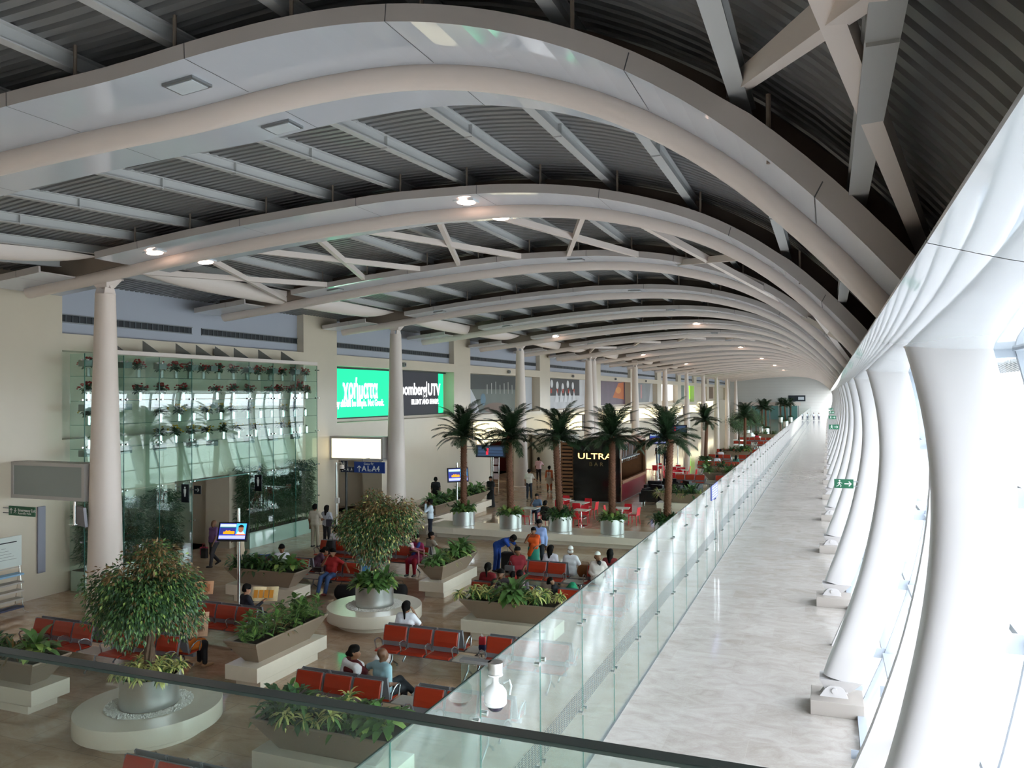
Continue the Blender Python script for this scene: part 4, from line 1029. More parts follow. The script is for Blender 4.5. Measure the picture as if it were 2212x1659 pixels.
# small horn speakers on the wall band
sp0 = None
for i, y in enumerate((24.5, 39.2, 55.0, 71.0, 87.0, 103.0)):
    lab = 'small grey wall speaker on the cream band, %s counted from the left' % ordn(i)
    if sp0 is None:
        sp0 = thing('wall_speaker', lab, 'speaker', (XW, y, 7.78), 0, 'small wall speakers'); MB().cbox(0.06,0.24,-0.1,0.1,-0.12,0.12,0.02).build('body', M_grey, sp0); MB().box(0.0,0.08,-0.02,0.02,-0.04,0.04).build('bracket', M_grey, sp0); MB().lathe([(0,0),(0.08,0)], n=16).build('grille', M_dark, sp0, (0.242,0,0)).rotation_euler = (0, pi/2, 0)
    else: dup(sp0, (XW, y, 7.78), None, lab)
# ------------------------------------------------------------------ lightboxes spanning wall to columns
def lightboxes():
    M_lbf = mat('lightbox_frame', (190,186,182), 0.4); M_off = mat('lightbox_off', (150,158,154), 0.3)
    for i, (y, z0, z1, lit, lab) in enumerate(((16.25,3.13,4.18,0,'unlit grey lightbox between the left wall and the nearest column'),(32.25,3.0,4.12,1,'glowing cream lightbox above the blue gate sign'),(48.6,3.05,4.4,1,'glowing cream lightbox behind the first palms'),(64.8,3.0,4.4,1,'glowing cream lightbox at the paired columns'),(82.3,3.0,4.4,1,'glowing cream lightbox, fourth glowing one from the left'),(98.9,3.0,4.4,1,'glowing cream lightbox, fifth glowing one from the left'),(115,3.0,4.4,1,'glowing cream lightbox, sixth glowing one from the left'),(131.5,3.0,4.4,1,'glowing cream lightbox, seventh glowing one from the left'))):
        t = thing('lightbox', lab, 'lightbox', (-20.6, y, z0), 0, 'lightboxes over the doorways'); h = z1-z0; w0, w1 = -1.6, 1.32
        mb = MB(); mb.box(w0,w1,0.02,0.5,0,h); b = 0.1
        for a in ((w0,w1,0,b),(w0,w1,h-b,h),(w0,w0+b,b,h-b),(w1-b,w1,b,h-b)): mb.box(a[0],a[1],-0.02,0.02,a[2],a[3])
        mb.build('case', M_lbf, t); MB().box(w0+b,w1-b,-0.0,0.018,b,h-b).build('face', M_box if lit else M_off, t)
    # long glowing fascias over the shops
    for i, (a, b, z0, z1) in enumerate(((49.4,57.2,2.75,4.15),(66.5,78.0,3.0,4.3),(81.5,94.5,2.9,4.3),(98,110,2.9,4.3),(148,168,3.2,4.6))):
        tag(MB().box(XW,XW+0.12,a,b,z0,z1).build('shop_fascia', M_box), 'long glowing cream shop fascia on the left wall, %s counted from the left' % ordn(i), 'shop fascia', 'glowing shop fascias')
    tag(MB().lathe([(1.9,0),(1.9,2.9)], n=48).build('smoking_room', mat('curved_wall', (206,202,192), 0.35), None, (-20.3, 60.5, 0)), 'curved pale wall drum beside the dark red doorway', 'curved wall')
lightboxes()
# ------------------------------------------------------------------ signs
def signs():
    M_gs = mat('sign_green', (20,92,62), 0.4); M_ws = mat('sign_white', (235,238,235), 0.5); M_ns = mat('sign_navy', (24,34,60), 0.4); M_bs = mat('sign_blue', (26,56,136), 0.4)
    def arrow(mb, x, z, s, d):   # d: unit dir in xz
        dx, dz = d; px, pz = -dz, dx; w = 0.12*s
        def P(a, b): return (x+dx*a*s+px*b*s, -0.022, z+dz*a*s+pz*b*s)
        mb.add([P(-.5,-.06),P(.4,-.06),P(.4,.06),P(-.5,.06)], [(0,1,2,3)]); mb.add([P(.5,0),P(.15,.38),P(.05,.3),P(.35,0)], [(0,1,2,3)]); mb.add([P(.5,0),P(.35,0),P(.05,-.3),P(.15,-.38)], [(0,1,2,3)])
    def man(mb, x, z, s):
        mb.add([(x+0.1*s*math.cos(a), -0.022, z+0.36*s+0.1*s*math.sin(a)) for a in np.linspace(0, 2*pi, 12, endpoint=False)], [tuple(range(12))])
        for q in (((-.05,.22),(.08,.24),(.02,-.05),(-.1,-.02)), ((.02,.2),(.3,.08),(.3,.02),(0,.12)), ((-.05,.2),(-.28,.05),(-.25,0),(-.02,.12)), ((0,-.02),(.2,-.18),(.16,-.42),(.1,-.42),(.12,-.2),(-.08,-.06)), ((-.1,0),(-.16,-.2),(-.38,-.3),(-.36,-.36),(-.1,-.24),(0,-.05))):
            mb.add([(x+a*s, -0.022, z+b*s) for a, b in q], [tuple(range(len(q)))])
    def exit_sign(lab, x, y, z, w, h, rz=0, kind='arrow'):
        t = thing('exit_sign', lab, 'exit sign', (x, y, z), rz, 'green exit signs'); MB().cbox(-w/2,w/2,-0.02,0.02,-h/2,h/2,0.005).build('board', M_gs, t)
        mb = MB()
        if kind == 'arrow': man(mb, -w*0.22, 0, h*0.9); arrow(mb, w*0.22, 0, h*0.75, (1,0))
        else: arrow(mb, -w*0.4, 0, h*0.6, (0,1)); man(mb, -w*0.24, 0, h*0.7)
        mb.build('symbols', M_ws, t)
        if kind != 'arrow':
            link('lettering', text('Emergency Exit', h*0.42, M_ws, 0.002, 'LEFT', 0.002), t, (-w*0.14, -0.021, h*0.1)); link('lettering', text('Assembly Point', h*0.32, M_ws, 0.002, 'LEFT', 0.0), t, (-w*0.14, -0.021, -h*0.22))
        MB().box(w/2,w/2+0.12,-0.008,0.008,h*0.2,h*0.3).box(w/2,w/2+0.12,-0.008,0.008,-h*0.3,-h*0.2).build('bracket', M_grey, t) if kind == 'arrow' else MB().box(-22.22-x,-w/2,-0.008,0.008,h*0.2,h*0.3).box(-22.22-x,-w/2,-0.008,0.008,-h*0.3,-h*0.2).build('bracket', M_grey, t)
    for i, y in enumerate((24.2, 64.9, 90.5, 115, 139)):
        exit_sign('green running man exit sign on a corridor rib, %s counted from the camera' % ordn(i), xi(3.45)-0.33, y, 3.47, 0.5 if i == 0 else 0.7, 0.25 if i == 0 else 0.36)
    exit_sign('green emergency exit sign on the left wall below the unlit lightbox', -21.42, 16.0, 2.8, 1.05, 0.27, 0, 'txt')
    exit_sign('green emergency exit sign beside the dark red doorway', -20.4, 47.6, 2.6, 1.7, 0.35, 0, 'txt')
    # gate sign
    t = thing('gate_sign', 'blue and black hanging sign reading A1 to A4', 'sign', (-20.0, 31.6, 2.76)); MB().cbox(-0.42,1.2,-0.03,0.03,-0.26,0.25,0.006).build('blue_board', M_bs, t)
    MB().box(-1.15,-0.42,-0.03,0.03,-0.26,0.0).box(-1.15,-0.8,-0.03,0.03,0.0,0.28).build('black_board', M_ns, t)
    mb = MB(); arrow(mb, -0.14, -0.07, 0.3, (0,1)); arrow(mb, -1.0, -0.13, 0.22, (-1,0)); man(mb, -0.97, 0.14, 0.22); man(mb, -0.75, -0.13, 0.18); man(mb, -0.55, -0.13, 0.18); mb.build('symbols', M_ws, t).location = (0,-0.012,0)
    link('lettering', text('A1', 0.36, M_ws, 0.002, 'LEFT', 0.005), t, (0.0,-0.033,-0.07)); link('lettering', text('to', 0.17, M_ws, 0.002, 'LEFT', 0.002), t, (0.36,-0.033,-0.13)); link('lettering', text('A4', 0.36, M_ws, 0.002, 'LEFT', 0.005), t, (0.53,-0.033,-0.07)); link('lettering', text('Gates \u0917\u0947\u091f', 0.14, M_ws, 0.002, 'LEFT', 0.0), t, (0.1,-0.033,0.15))
    MB().tube([(0.0,0.05,0.2),(0.0,0.05,0.36),(0.0,0.72,0.36)], 0.015, 6).tube([(0.9,0.05,0.2),(0.9,0.05,0.36),(0.9,0.72,0.36)], 0.015, 6).build('hanger', M_grey, t)
    tag(MB().cyl(-21.2, 32.1, 0, 2.7, 0.06).build('post', mat('dark_post', (46,48,50), 0.4)), 'dark slim post under the blue gate sign', 'post')
    # toilet signs
    for i, (y, z, l) in enumerate(((21.75,2.66,'left'),(25.6,2.62,'right'))):
        t = thing('toilet_sign', 'small dark toilet sign projecting from the glass screen, %s of the doorway' % l, 'sign', (-20.98, y, z)); MB().cbox(-0.17,0.17,-0.015,0.015,-0.32,0.32,0.006).build('board', mat('sign_black', (14,18,28), 0.3), t)
        mb = MB(); mb.add([(0.035*math.cos(a), -0.02, 0.2+0.035*math.sin(a)) for a in np.linspace(0,2*pi,12,endpoint=False)], [tuple(range(12))]); mb.add([(-.06,-.02,.15),(.06,-.02,.15),(.05,-.02,0),(-.05,-.02,0)], [(0,1,2,3)]); mb.add([(-.04,-.02,0),(.04,-.02,0),(.03,-.02,-.12),(-.03,-.02,-.12)], [(0,1,2,3)]); mb.build('symbol', M_ws, t)
        MB().box(-0.33,-0.17,-0.01,0.01,0.2,0.24).box(-0.33,-0.17,-0.01,0.01,-0.24,-0.2).build('bracket', M_grey, t)
    t = thing('arrow_sign', 'small black arrow sign at the left edge of the screen doorway', 'sign', (-20.95, 22.3, 2.72)); MB().cbox(-0.16,0.16,-0.012,0.012,-0.15,0.15,0.004).build('board', mat('sign_black', (14,18,28), 0.3), t); mb = MB(); arrow(mb, 0, 0, 0.2, (1,0)); mb.build('symbol', M_ws, t)
    MB().box(-0.34,-0.16,-0.01,0.01,-.02,.02).build('bracket', M_grey, t)
    # partition notice
    t = thing('notice', 'small blue and white notice on the glass partition beside the door handle', 'notice', (-3.69, 27.5, 2.65)); MB().box(-0.02,0.0,0,1.5,-.25,.25).build('plate', mat('notice_blue', (86,96,170), 0.4), t)
    mb = MB()
    for k in range(5):
        for j in range(3): mb.box(0.001,0.004,0.15+j*0.45,0.45+j*0.45,-0.2+k*0.085,-0.17+k*0.085)
    mb.build('printed_rows', M_ws, t)
signs()
# ------------------------------------------------------------------ televisions on poles
def tv(lab, x, y, z, rz, tilt, base_z=0.0, w=1.05, h=0.62, pole_h=2.95, face='news', px=0.0, py=0.14, off=0.0):
    t = thing('television', lab, 'television', (x, y, base_z), rz)
    MB().tube([(px,py,0),(px,py,pole_h)], 0.045, 16).lathe([(0,0),(0.16,0),(0.16,0.02),(0,0.02)], px, py, 0, 20).build('pole', M_chrome, t)
    s = bpy.data.objects.new('screen_unit', None)
    mb = MB().cbox(-w/2,w/2,-0.035,0.05,-h/2,h/2,0.012); b = mb.build('casing', M_blackm if face != 'back' else M_seatg, t, (off,0,z-base_z)); b.rotation_euler = (tilt,0,0)
    def q(x0, x1, z0, z1, col, k, st=1.0): MB().add([(x0*w/2,-0.037-0.001*k,z0*h/2),(x1*w/2,-0.037-0.001*k,z0*h/2),(x1*w/2,-0.037-0.001*k,z1*h/2),(x0*w/2,-0.037-0.001*k,z1*h/2)], [(0,1,2,3)]).build('screen_area', emis('scr_%d_%d_%d' % col, col, st*0.8), b)
    if face == 'news':
        q(-.9,.9,-.82,.86,(40,60,170),0); q(-.88,.2,.45,.8,(190,200,225),1); q(-.88,.2,.42,.5,(40,120,110),2); q(-.85,.18,-.3,.42,(40,44,120),2); q(.22,.88,-.3,.86,(70,180,225),1); q(-.88,.88,-.75,-.42,(176,180,226),1); q(.22,.88,-.36,-.26,(230,110,30),3)
        V = [(-.62,-.28),(.14,-.28),(.14,.02),(.0,.06),(-.1,.02),(-.2,.12),(-.35,.06),(-.42,.14),(-.5,.0),(-.62,-.02)]
        MB().add([(a*w/2,-0.041,c*h/2) for a, c in V], [tuple(range(len(V)))]).build('screen_area', emis('scr_orange', (244,150,20), .8), b)
        sk = MB().add([(.54*w/2+0.075*math.cos(a),-0.041,.3*h/2+0.105*math.sin(a)) for a in np.linspace(0,2*pi,16,endpoint=False)], [tuple(range(16))]); sk.build('screen_area', emis('scr_face', (150,98,72), .7), b)
        MB().add([(.54*w/2+0.08*math.cos(a),-0.042,.42*h/2+0.08*math.sin(a)) for a in np.linspace(0.1,pi-0.1,10)], [tuple(range(10))]).build('screen_area', emis('scr_hair', (30,24,22), .5), b)
        MB().add([(a*w/2,-0.040,c*h/2) for a, c in ((.3,-.28),(.82,-.28),(.76,-.02),(.62,.04),(.46,.04),(.34,-.02))], [tuple(range(6))]).build('screen_area', emis('scr_shirt', (200,210,235), .8), b)
    elif face == 'info':
        q(-.93,.93,-.88,.88,(20,24,40),0)
        for k in range(8): q(-.85,.85,.62-.19*k,.7-.19*k,(70,96,130),1,.7)
        q(-.3,-.15,-.6,.5,(220,40,60),2)
    elif face == 'back':
        pass
    bpy.data.objects.remove(s); return t
tv('black television on a steel pole showing a news programme', -15.12, 17.55, 2.32, 0.30, -0.36, w=.84, h=.52, off=-.1)
tv('television on a steel pole between first palm and the wall', -15.75, 32.9, 2.4, 0.75, -0.12, face='news', w=1.0, h=0.66)
tv('grey television seen from behind hanging under the unlit lightbox', -19.5, 16.3, 2.72, 2.75, -0.1, base_z=2.5, face='back', pole_h=0.63, w=0.9, h=0.55)
tv('dark flight information screen hanging past the first palms', -19.3, 45.0, 2.6, 0.1, -0.15, face='info', w=1.9, h=0.75, pole_h=2.9)
tv('distant flight information screen on a pole beyond the bar', -12.3, 70.0, 3.0, 0.0, -0.1, face='info', w=1.7, h=0.7, pole_h=4.2)
tv('television beside the bar kiosk showing a news picture', -11.2, 56.0, 2.9, 0.3, -0.1, face='news', w=1.2, h=0.8, pole_h=3.4)
# ------------------------------------------------------------------ bar kiosk
def kiosk():
    M_wood = mat('kiosk_wood', (120,78,50), 0.45, noise=0.25, nscale=5); M_dkred = mat('kiosk_red', (96,10,26), 0.3); M_in = mat('kiosk_inside', (60,34,24), 0.6)
    t = thing('bar_kiosk', 'black bar kiosk with glowing ULTRA lettering behind the palms', 'bar kiosk', (-13.45, 43.2, 0)); w = 2.68; L = 6.9; h = 3.48
    # front: glossy black with rounded shoulders
    prof = [(0,0.06),(0,h-0.3)]+[(0.3-0.3*math.cos(a), h-0.3+0.3*math.sin(a)) for a in np.linspace(0.2, pi/2, 6)]+[(w-0.3+0.3*math.sin(a), h-0.3+0.3*math.cos(a)) for a in np.linspace(0, pi/2-0.2, 6)]+[(w,h-0.3),(w,0.06)]
    n = len(prof); V = [(x, 0, z) for x, z in prof]+[(x, 0.22, z) for x, z in prof]
    MB().add(V, [tuple(range(n)), tuple(range(2*n-1, n-1, -1))]+[(k, n+k, n+(k+1)%n, (k+1)%n) for k in range(n)]).build('front_panel', M_black, t)
    MB().box(0.05,w-0.05,0.0,L,0,0.06).build('base', M_grey, t)
    mb = MB(); mb.box(0.1,w-0.02,0.22,L,h-0.28,h-0.05); mb.box(w-0.14,w,0.22,0.42,0.06,h-0.28); mb.box(w-0.14,w,L-0.25,L,0.06,h-0.28); mb.box(w-0.12,w+0.06,0.42,L-0.25,1.02,1.2); mb.box(0.1,0.2,0.22,L,0.06,h-0.28); mb.box(0.1,w,L-0.1,L,0.06,h-0.28); mb.build('timber_frame', M_wood, t)
    MB().box(w-0.1,w-0.02,0.42,L-0.25,0.06,1.02).build('counter_front', M_dkred, t)
    MB().box(0.2,0.5,0.3,L-0.2,0.06,h-0.3,0).build('back_wall', M_in, t)
    MB().box(w-0.5,w-0.15,0.42,L-0.25,0.95,1.0).build('counter_top', M_grey, t)
    mb = MB()
    for k in range(14): mb.tube([(w-0.35,0.8+k*0.38,h-0.28),(w-0.35,0.8+k*0.38,2.35)], 0.012, 5)
    mb.box(w-0.5,w-0.2,0.7,L-0.9,2.3,2.34); mb.build('glass_rack', M_grey, t)
    rng = np.random.RandomState(3); gm = MB().lathe([(0.02,0),(0.035,0.01),(0.005,0.02),(0.005,0.08),(0.04,0.12),(0.035,0.2)], n=8).mesh('wine_glass', M_chrome)
    for k in range(26):
        g = link('wine_glass', gm, None, (-13.45+w-0.35+rng.uniform(-.08,.08), 43.2+0.85+k*0.19, 2.29-0.20)); tag(g, 'upturned wine glass in the bar rack, %s counted from the kiosk corner' % ordn(k), 'glass', 'wine glasses in the bar rack')
    # slatted side with bottles
    mb = MB(); 
    for k in range(16): mb.box(-0.72,0.0,0.0,0.2,0.12+k*0.205,0.24+k*0.205)
    mb.box(-0.75,-0.70,0.0,0.2,0.05,h-0.1); mb.box(-0.05,0.0,0,0.2,0.05,h-0.1); mb.build('slatted_shelves', M_wood, t); MB().box(-0.72,0,0.2,0.24,0.05,h-0.15).build('shelf_back', mat('shelf_back', (46,22,16), 0.6), t)
    lm = mat('ultra_letters', (255,214,130), 0.5, emit=(255,206,120), estr=2.2)
    link('lettering', text('ULTRA', 0.46, lm, 0.006, 'CENTER', 0.0, sx=1.42), t, (w*0.47, -0.02, 2.56)); link('lettering', text('B A R', 0.30, mat('bar_letters', (120,100,60), 0.5), 0.01, 'CENTER', 0.0, sx=1.15), t, (w*0.5, -0.02, 2.12))
kiosk()
# ------------------------------------------------------------------ bar furniture
def cafe_chair():
    mb = MB()
    mb.cbox(-.2,.2,-.2,.2,.43,.46,.008); 
    return mb
def chairs():
    t0 = thing('cafe_chair', 'x', 'chair', (0,0,-60), 0, 'red plastic chairs')
    MB().cbox(-.21,.21,-.21,.2,.435,.465,.01).build('seat', M_plas, t0)
    secs = []
    for i in range(7):
        z = .47+.36*i/6; y = .19+.05*i/6; w = .2-.02*(i/6)**2
        secs.append([(x, y+0.03-0.12*x*x/.04*.25, z) for x in np.linspace(-w, w, 7)]+[(x, y+0.045-0.12*x*x/.04*.25, z) for x in np.linspace(w, -w, 7)])
    MB().sweep(None, secs, smooth=True).build('backrest', M_plas, t0)
    for sx in (-1,1):
        for sy in (-1,1): MB().tube([(sx*.18,sy*.17,.44),(sx*.22,sy*.21,0)], [.018,.013], 8).build('leg', M_plas, t0)
    tb = thing('cafe_table', 'x', 'table', (0,0,-60), 0, 'white square tables')
    MB().cbox(-.36,.36,-.36,.36,.72,.745,.006).build('table_top', mat('table_white', (226,220,208), 0.3), tb); MB().tube([(0,0,.02),(0,0,.72)], .03, 12).build('column_leg', M_chrome, tb); MB().cbox(-.25,.25,-.25,.25,0,.02,.004).build('foot', M_chrome, tb)
    used = [0,0]
    tabs = [(-13.0,35.0),(-11.35,37.6),(-9.0,36.4),(-6.0,36.0),(-11.9,59.0),(-10.3,58.2),(-9.5,56.2),(-9.6,54.0),(-10.6,35.2),(-12.6,38.5)]
    rng = np.random.RandomState(2); n = 0
    for i, (x, y) in enumerate(tabs):
        lab = 'white square cafe table near the bar, %s in the list from the camera side' % ordn(i)
        lab = 'white square cafe table %s' % ['beside the man in denim shirt behind the second palm','in front of the black kiosk wall','right of the fourth palm trunk','at the glass partition right of the fifth palm','in the far cluster beyond the kiosk, its leftmost','in the far cluster beyond the kiosk, furthest back','in the far cluster beyond the kiosk, its middle one','in the far cluster beyond the kiosk, its nearest','mostly hidden behind the third palm pot','behind the second palm trunk'][i]
        rz = rng.uniform(-.15,.15)
        if i == 0: tb.location = (x,y,0); tb.rotation_euler = (0,0,rz); tb['label'] = lab
        else: dup(tb, (x,y,0), rz, lab)
        for k in range(4):
            if i >= 8 and k % 2: continue
            a = k*pi/2+rng.uniform(-.2,.2); d = rng.uniform(.52,.75); cx, cy = x+d*math.sin(a), y-d*math.cos(a)
            lb = 'red plastic cafe chair on the %s side of the table %s' % (['near','right','far','left'][k], lab.split('table ')[1])
            side_ = ['near','right','far','left'][k]
            lb = 'red plastic cafe chair, %s side of the %s' % (side_, ['table where the man in denim sits','table in front of the kiosk wall','table right of the fourth palm','table against the glass partition','leftmost table beyond the kiosk','furthest table beyond the kiosk','middle table beyond the kiosk','nearest table beyond the kiosk','table hidden behind the third palm','table behind the second palm trunk'][i])
            if n == 0: t0.location = (cx,cy,0); t0.rotation_euler = (0,0,a+pi); t0['label'] = lb
            else: dup(t0, (cx,cy,0), a+pi, lb)
            n += 1
chairs()
def sofas():
    M_le = mat('black_leather', (22,22,26), 0.35)
    t0 = thing('armchair', 'x', 'armchair', (0,0,0), 0, 'black leather armchairs')
    MB().cbox(-.42,.42,-.4,.3,.16,.42,.03).build('seat', M_le, t0); MB().cbox(-.42,.42,.25,.45,.16,.8,.03).build('backrest', M_le, t0)
    for s in (-1,1): MB().cbox(s*.42-.1,s*.42+.1,-.42,.45,.14,.62,.03).build('arm', M_le, t0)
    for sx in (-1,1):
        for sy in (-1,1): MB().cyl(sx*.4,sy*.33,0,.15,.02,n=8).build('leg', M_chrome, t0)
    for i, (x, y, rz) in enumerate(((-9.15,43.5,pi),(-8.05,43.6,pi),(-9.4,45.6,-.4),(-9.8,47.6,0),(-8.6,48.3,pi/2),(-7.6,46.0,pi/2),(-7.7,48.9,2.2),(-9.2,50.0,pi))):
        lab = 'black leather armchair right of the bar kiosk, %s counted from the camera' % ordn(i)
        if i == 0: t0.location = (x,y,0); t0.rotation_euler = (0,0,rz); t0['label'] = lab
        else: dup(t0, (x,y,0), rz, lab)
sofas()
# ------------------------------------------------------------------ loose things
def props():
    # litter bins
    for i, (x, y, lab) in enumerate(((-12.6,12.8,'brushed steel litter bin beside the nearest potted tree'),(-6.2,17.2,'steel litter bin seen through the glass partition'))):
        t = thing('litter_bin', lab, 'bin', (x, y, 0)); MB().lathe([(0,0),(0.155,0),(0.155,0.6),(0.14,0.605)], n=32).build('body', M_steel, t); MB().lathe([(0.14,0.605),(0.05,0.6),(0.05,0.5),(0,0.5)], n=24).build('lid', M_grey, t)
    # newspaper rack
    t = thing('newspaper_rack', 'wire newspaper rack with five tiers under a white poster at far left', 'newspaper rack', (-21.3, 15.45, 0), pi/2)
    mb = MB()
    for sx in (-.42,.42): mb.tube([(sx,0.05,1.35),(sx,-0.1,0.05),(sx,-0.35,0.0)], 0.012, 6).tube([(sx,0.25,0),(sx,0.05,1.35)], 0.012, 6)
    for k in range(6): mb.tube([(-.42,-0.08+.02*k,.12+.23*k),(.42,-0.08+.02*k,.12+.23*k)], 0.008, 5)
    mb.build('wire_frame', M_chrome, t)
    MB().cbox(-.45,.45,0.0,0.04,1.3,2.15,0.004).build('poster', mat('poster_white', (214,222,216), 0.5), t)
    mb = MB(); mb.box(-.3,.3,-.003,0,1.98,2.01); 
    for k in range(5): mb.box(-.35+.05*k,.3-.08*k,-.003,0,1.52+.08*k,1.526+.08*k)
    mb.build('poster_print', M_dark, t)
    cols = [(90,96,120),(206,200,190),(214,206,196),(190,184,176),(150,190,220)]
    for k in range(5):
        n_ = tag(MB().cbox(-.38,.38,-.2,.1,0,.05,.004).build('newspaper_stack', mat('paper_%d' % k, cols[k], 0.7), None, (-21.3, 15.45, .14+.23*k)), 'stack of newspapers on the wire rack, %s tier from the floor' % ordn(k), 'newspapers', 'newspaper stacks'); n_.rotation_euler = (0.0,0,pi/2)
    # silver strip on wall
    tag(MB().cbox(XW,XW+0.06,17.05,17.3,0.75,2.75,0.01).build('wall_duct', mat('duct_grey', (150,152,166), 0.4)), 'vertical grey wall duct left of the nearest column', 'wall duct')
    # slim camera pole
    t = thing('camera_pole', 'slim steel pole with a small dome camera beside the standing couple', 'camera pole', (-21.0, 31.0, 0)); MB().tube([(0,0,0),(0,0,3.0)], 0.05, 12).build('pole', M_steel, t)
    MB().tube([(0,0,2.98),(0.3,0,2.98),(0.3,0,2.9)], 0.02, 6).lathe([(0.02,2.9),(0.1,2.88),(0.12,2.78),(0.11,2.72)], 0.3, 0, 0, 16).build('housing', M_white, t); MB().lathe([(0.1,2.72),(0.08,2.66),(0,2.63)], 0.3, 0, 0, 16).build('dome', M_black, t)
    MB().cbox(-.02,.2,-.12,-.05,1.15,1.4,.005).build('notice_plate', mat('notice_white', (230,226,222), .5), t)
    # ladder-like brochure stand
    t = thing('brochure_stand', 'tall silver brochure stand by the dark red doorway', 'brochure stand', (-19.4, 46.0, 0)); mb = MB()
    for sx in (-.2,.2): mb.tube([(sx,0,0),(sx,.1,2.2)], .03, 8)
    for k in range(8): mb.tube([(-.2,.02,.25+.26*k),(.2,.02,.25+.26*k)], .015, 6)
    mb.build('frame', M_chrome, t)
    for k in range(3): MB().box(-.15,.15,-.02,.0,.8+.45*k,1.15+.45*k).build('brochure', mat('brochure', (210,190,196), .5), t)
    # bags
    def bag(name, lab, x, y, z, w, d, h, m, rz=0, handle=True, cat='bag', hm=None):
        t = thing(name, lab, cat, (x, y, z), rz)
        secs = []
        for k in range(9):
            u = k/8; f = 1-0.25*abs(2*u-1)**3; g = math.sin(pi*(0.12+0.76*u))**0.35
            secs.append([(w/2*g*abs(math.cos(a))**.5*(1 if math.cos(a) > 0 else -1), d/2*g*abs(math.sin(a))**.6*(1 if math.sin(a) > 0 else -1)*(1-.3*u), h*u) for a in np.linspace(0,2*pi,20,endpoint=False)])
        MB().sweep(None, secs, smooth=True).build('body', m, t)
        if handle: MB().tube([(-w*.25,0,h*.95),(-w*.2,0,h*1.25),(w*.2,0,h*1.25),(w*.25,0,h*.95)], .01, 6).build('handle', hm or m, t)
        return t
    M_bl = mat('black_fabric', (18,18,22), .7)
    bag('travel_bag', 'large black travel bag on the floor beside the round bench', -13.35, 20.2, 0, .72, .38, .42, M_bl, .3)
    bag('travel_bag', 'black bag half hidden beside the round bench planting', -11.95, 20.9, 0, .5, .3, .4, M_bl, .1)
    t = bag('gift_bag', 'small red and navy bag on the seating side table', -7.1, 16.02, .43, .17, .13, .15, mat('bag_navy', (28,26,72), .6), 0.2, False); MB().cbox(-.075,.075,-.055,.055,.13,.3,.02).build('top', mat('bag_red', (196,30,44), .5), t); MB().add([(-.03,0,.29),(.05,.0,.3),(-.02,0,.37),(-.03,.02,.29)], [(0,1,2),(1,3,2)]).build('tissue', M_ws_(), t)
    bag('backpack', 'black backpack on the furthest left red seat', -16.35, 24.0-.22, .45, .36, .26, .5, M_bl)
    bag('backpack', 'black backpack on the seat behind the mother with baby', -13.55, 24.62, .45, .38, .28, .48, M_bl)
    bag('tote_bag', 'brown and grey bags on the seat table by the bearded man', -7.0, 23.62, .43, .5, .3, .36, mat('brown_bag', (120,70,28), .6))
    t = thing('poster_board', 'propped colourful paper with a blue beach picture on the seat', 'newspaper', (-12.95, 20.75, .45)); pl = MB().obox((0,0,.24), (.26,0,0), (0,.006,0), (0,.06,.24)); pl.build('sheet', mat('sheet_white', (222,222,226), .6), t)
    MB().obox((.01,-.012,.25), (.22,0,0), (0,.003,0), (0,.05,.19)).build('picture', mat('sea_blue', (86,148,206), .5), t); MB().obox((.03,-.02,.2), (.07,0,.02), (0,.003,0), (0,.02,.07)).build('figure_shape', mat('pink_shape', (200,90,110), .5), t)
    # trolley suitcase
    t = thing('suitcase', 'black upright suitcase in front of the bending man in blue', 'suitcase', (-10.05, 25.0, 0)); MB().cbox(-.27,.27,-.14,.14,.05,.72,.03).build('shell', M_bl, t); MB().tube([(-.12,.1,.7),(-.12,.1,.95),(.12,.1,.95),(.12,.1,.7)], .01, 6).build('handle', M_grey, t)
    for s in (-1,1): MB().tube([(s*.2,-.02,.03),(s*.2,.02,.03)], .03, 10).build('wheel', M_blackm, t)
def M_ws_(): return mat('tissue_white', (236,236,236), .6)
props()
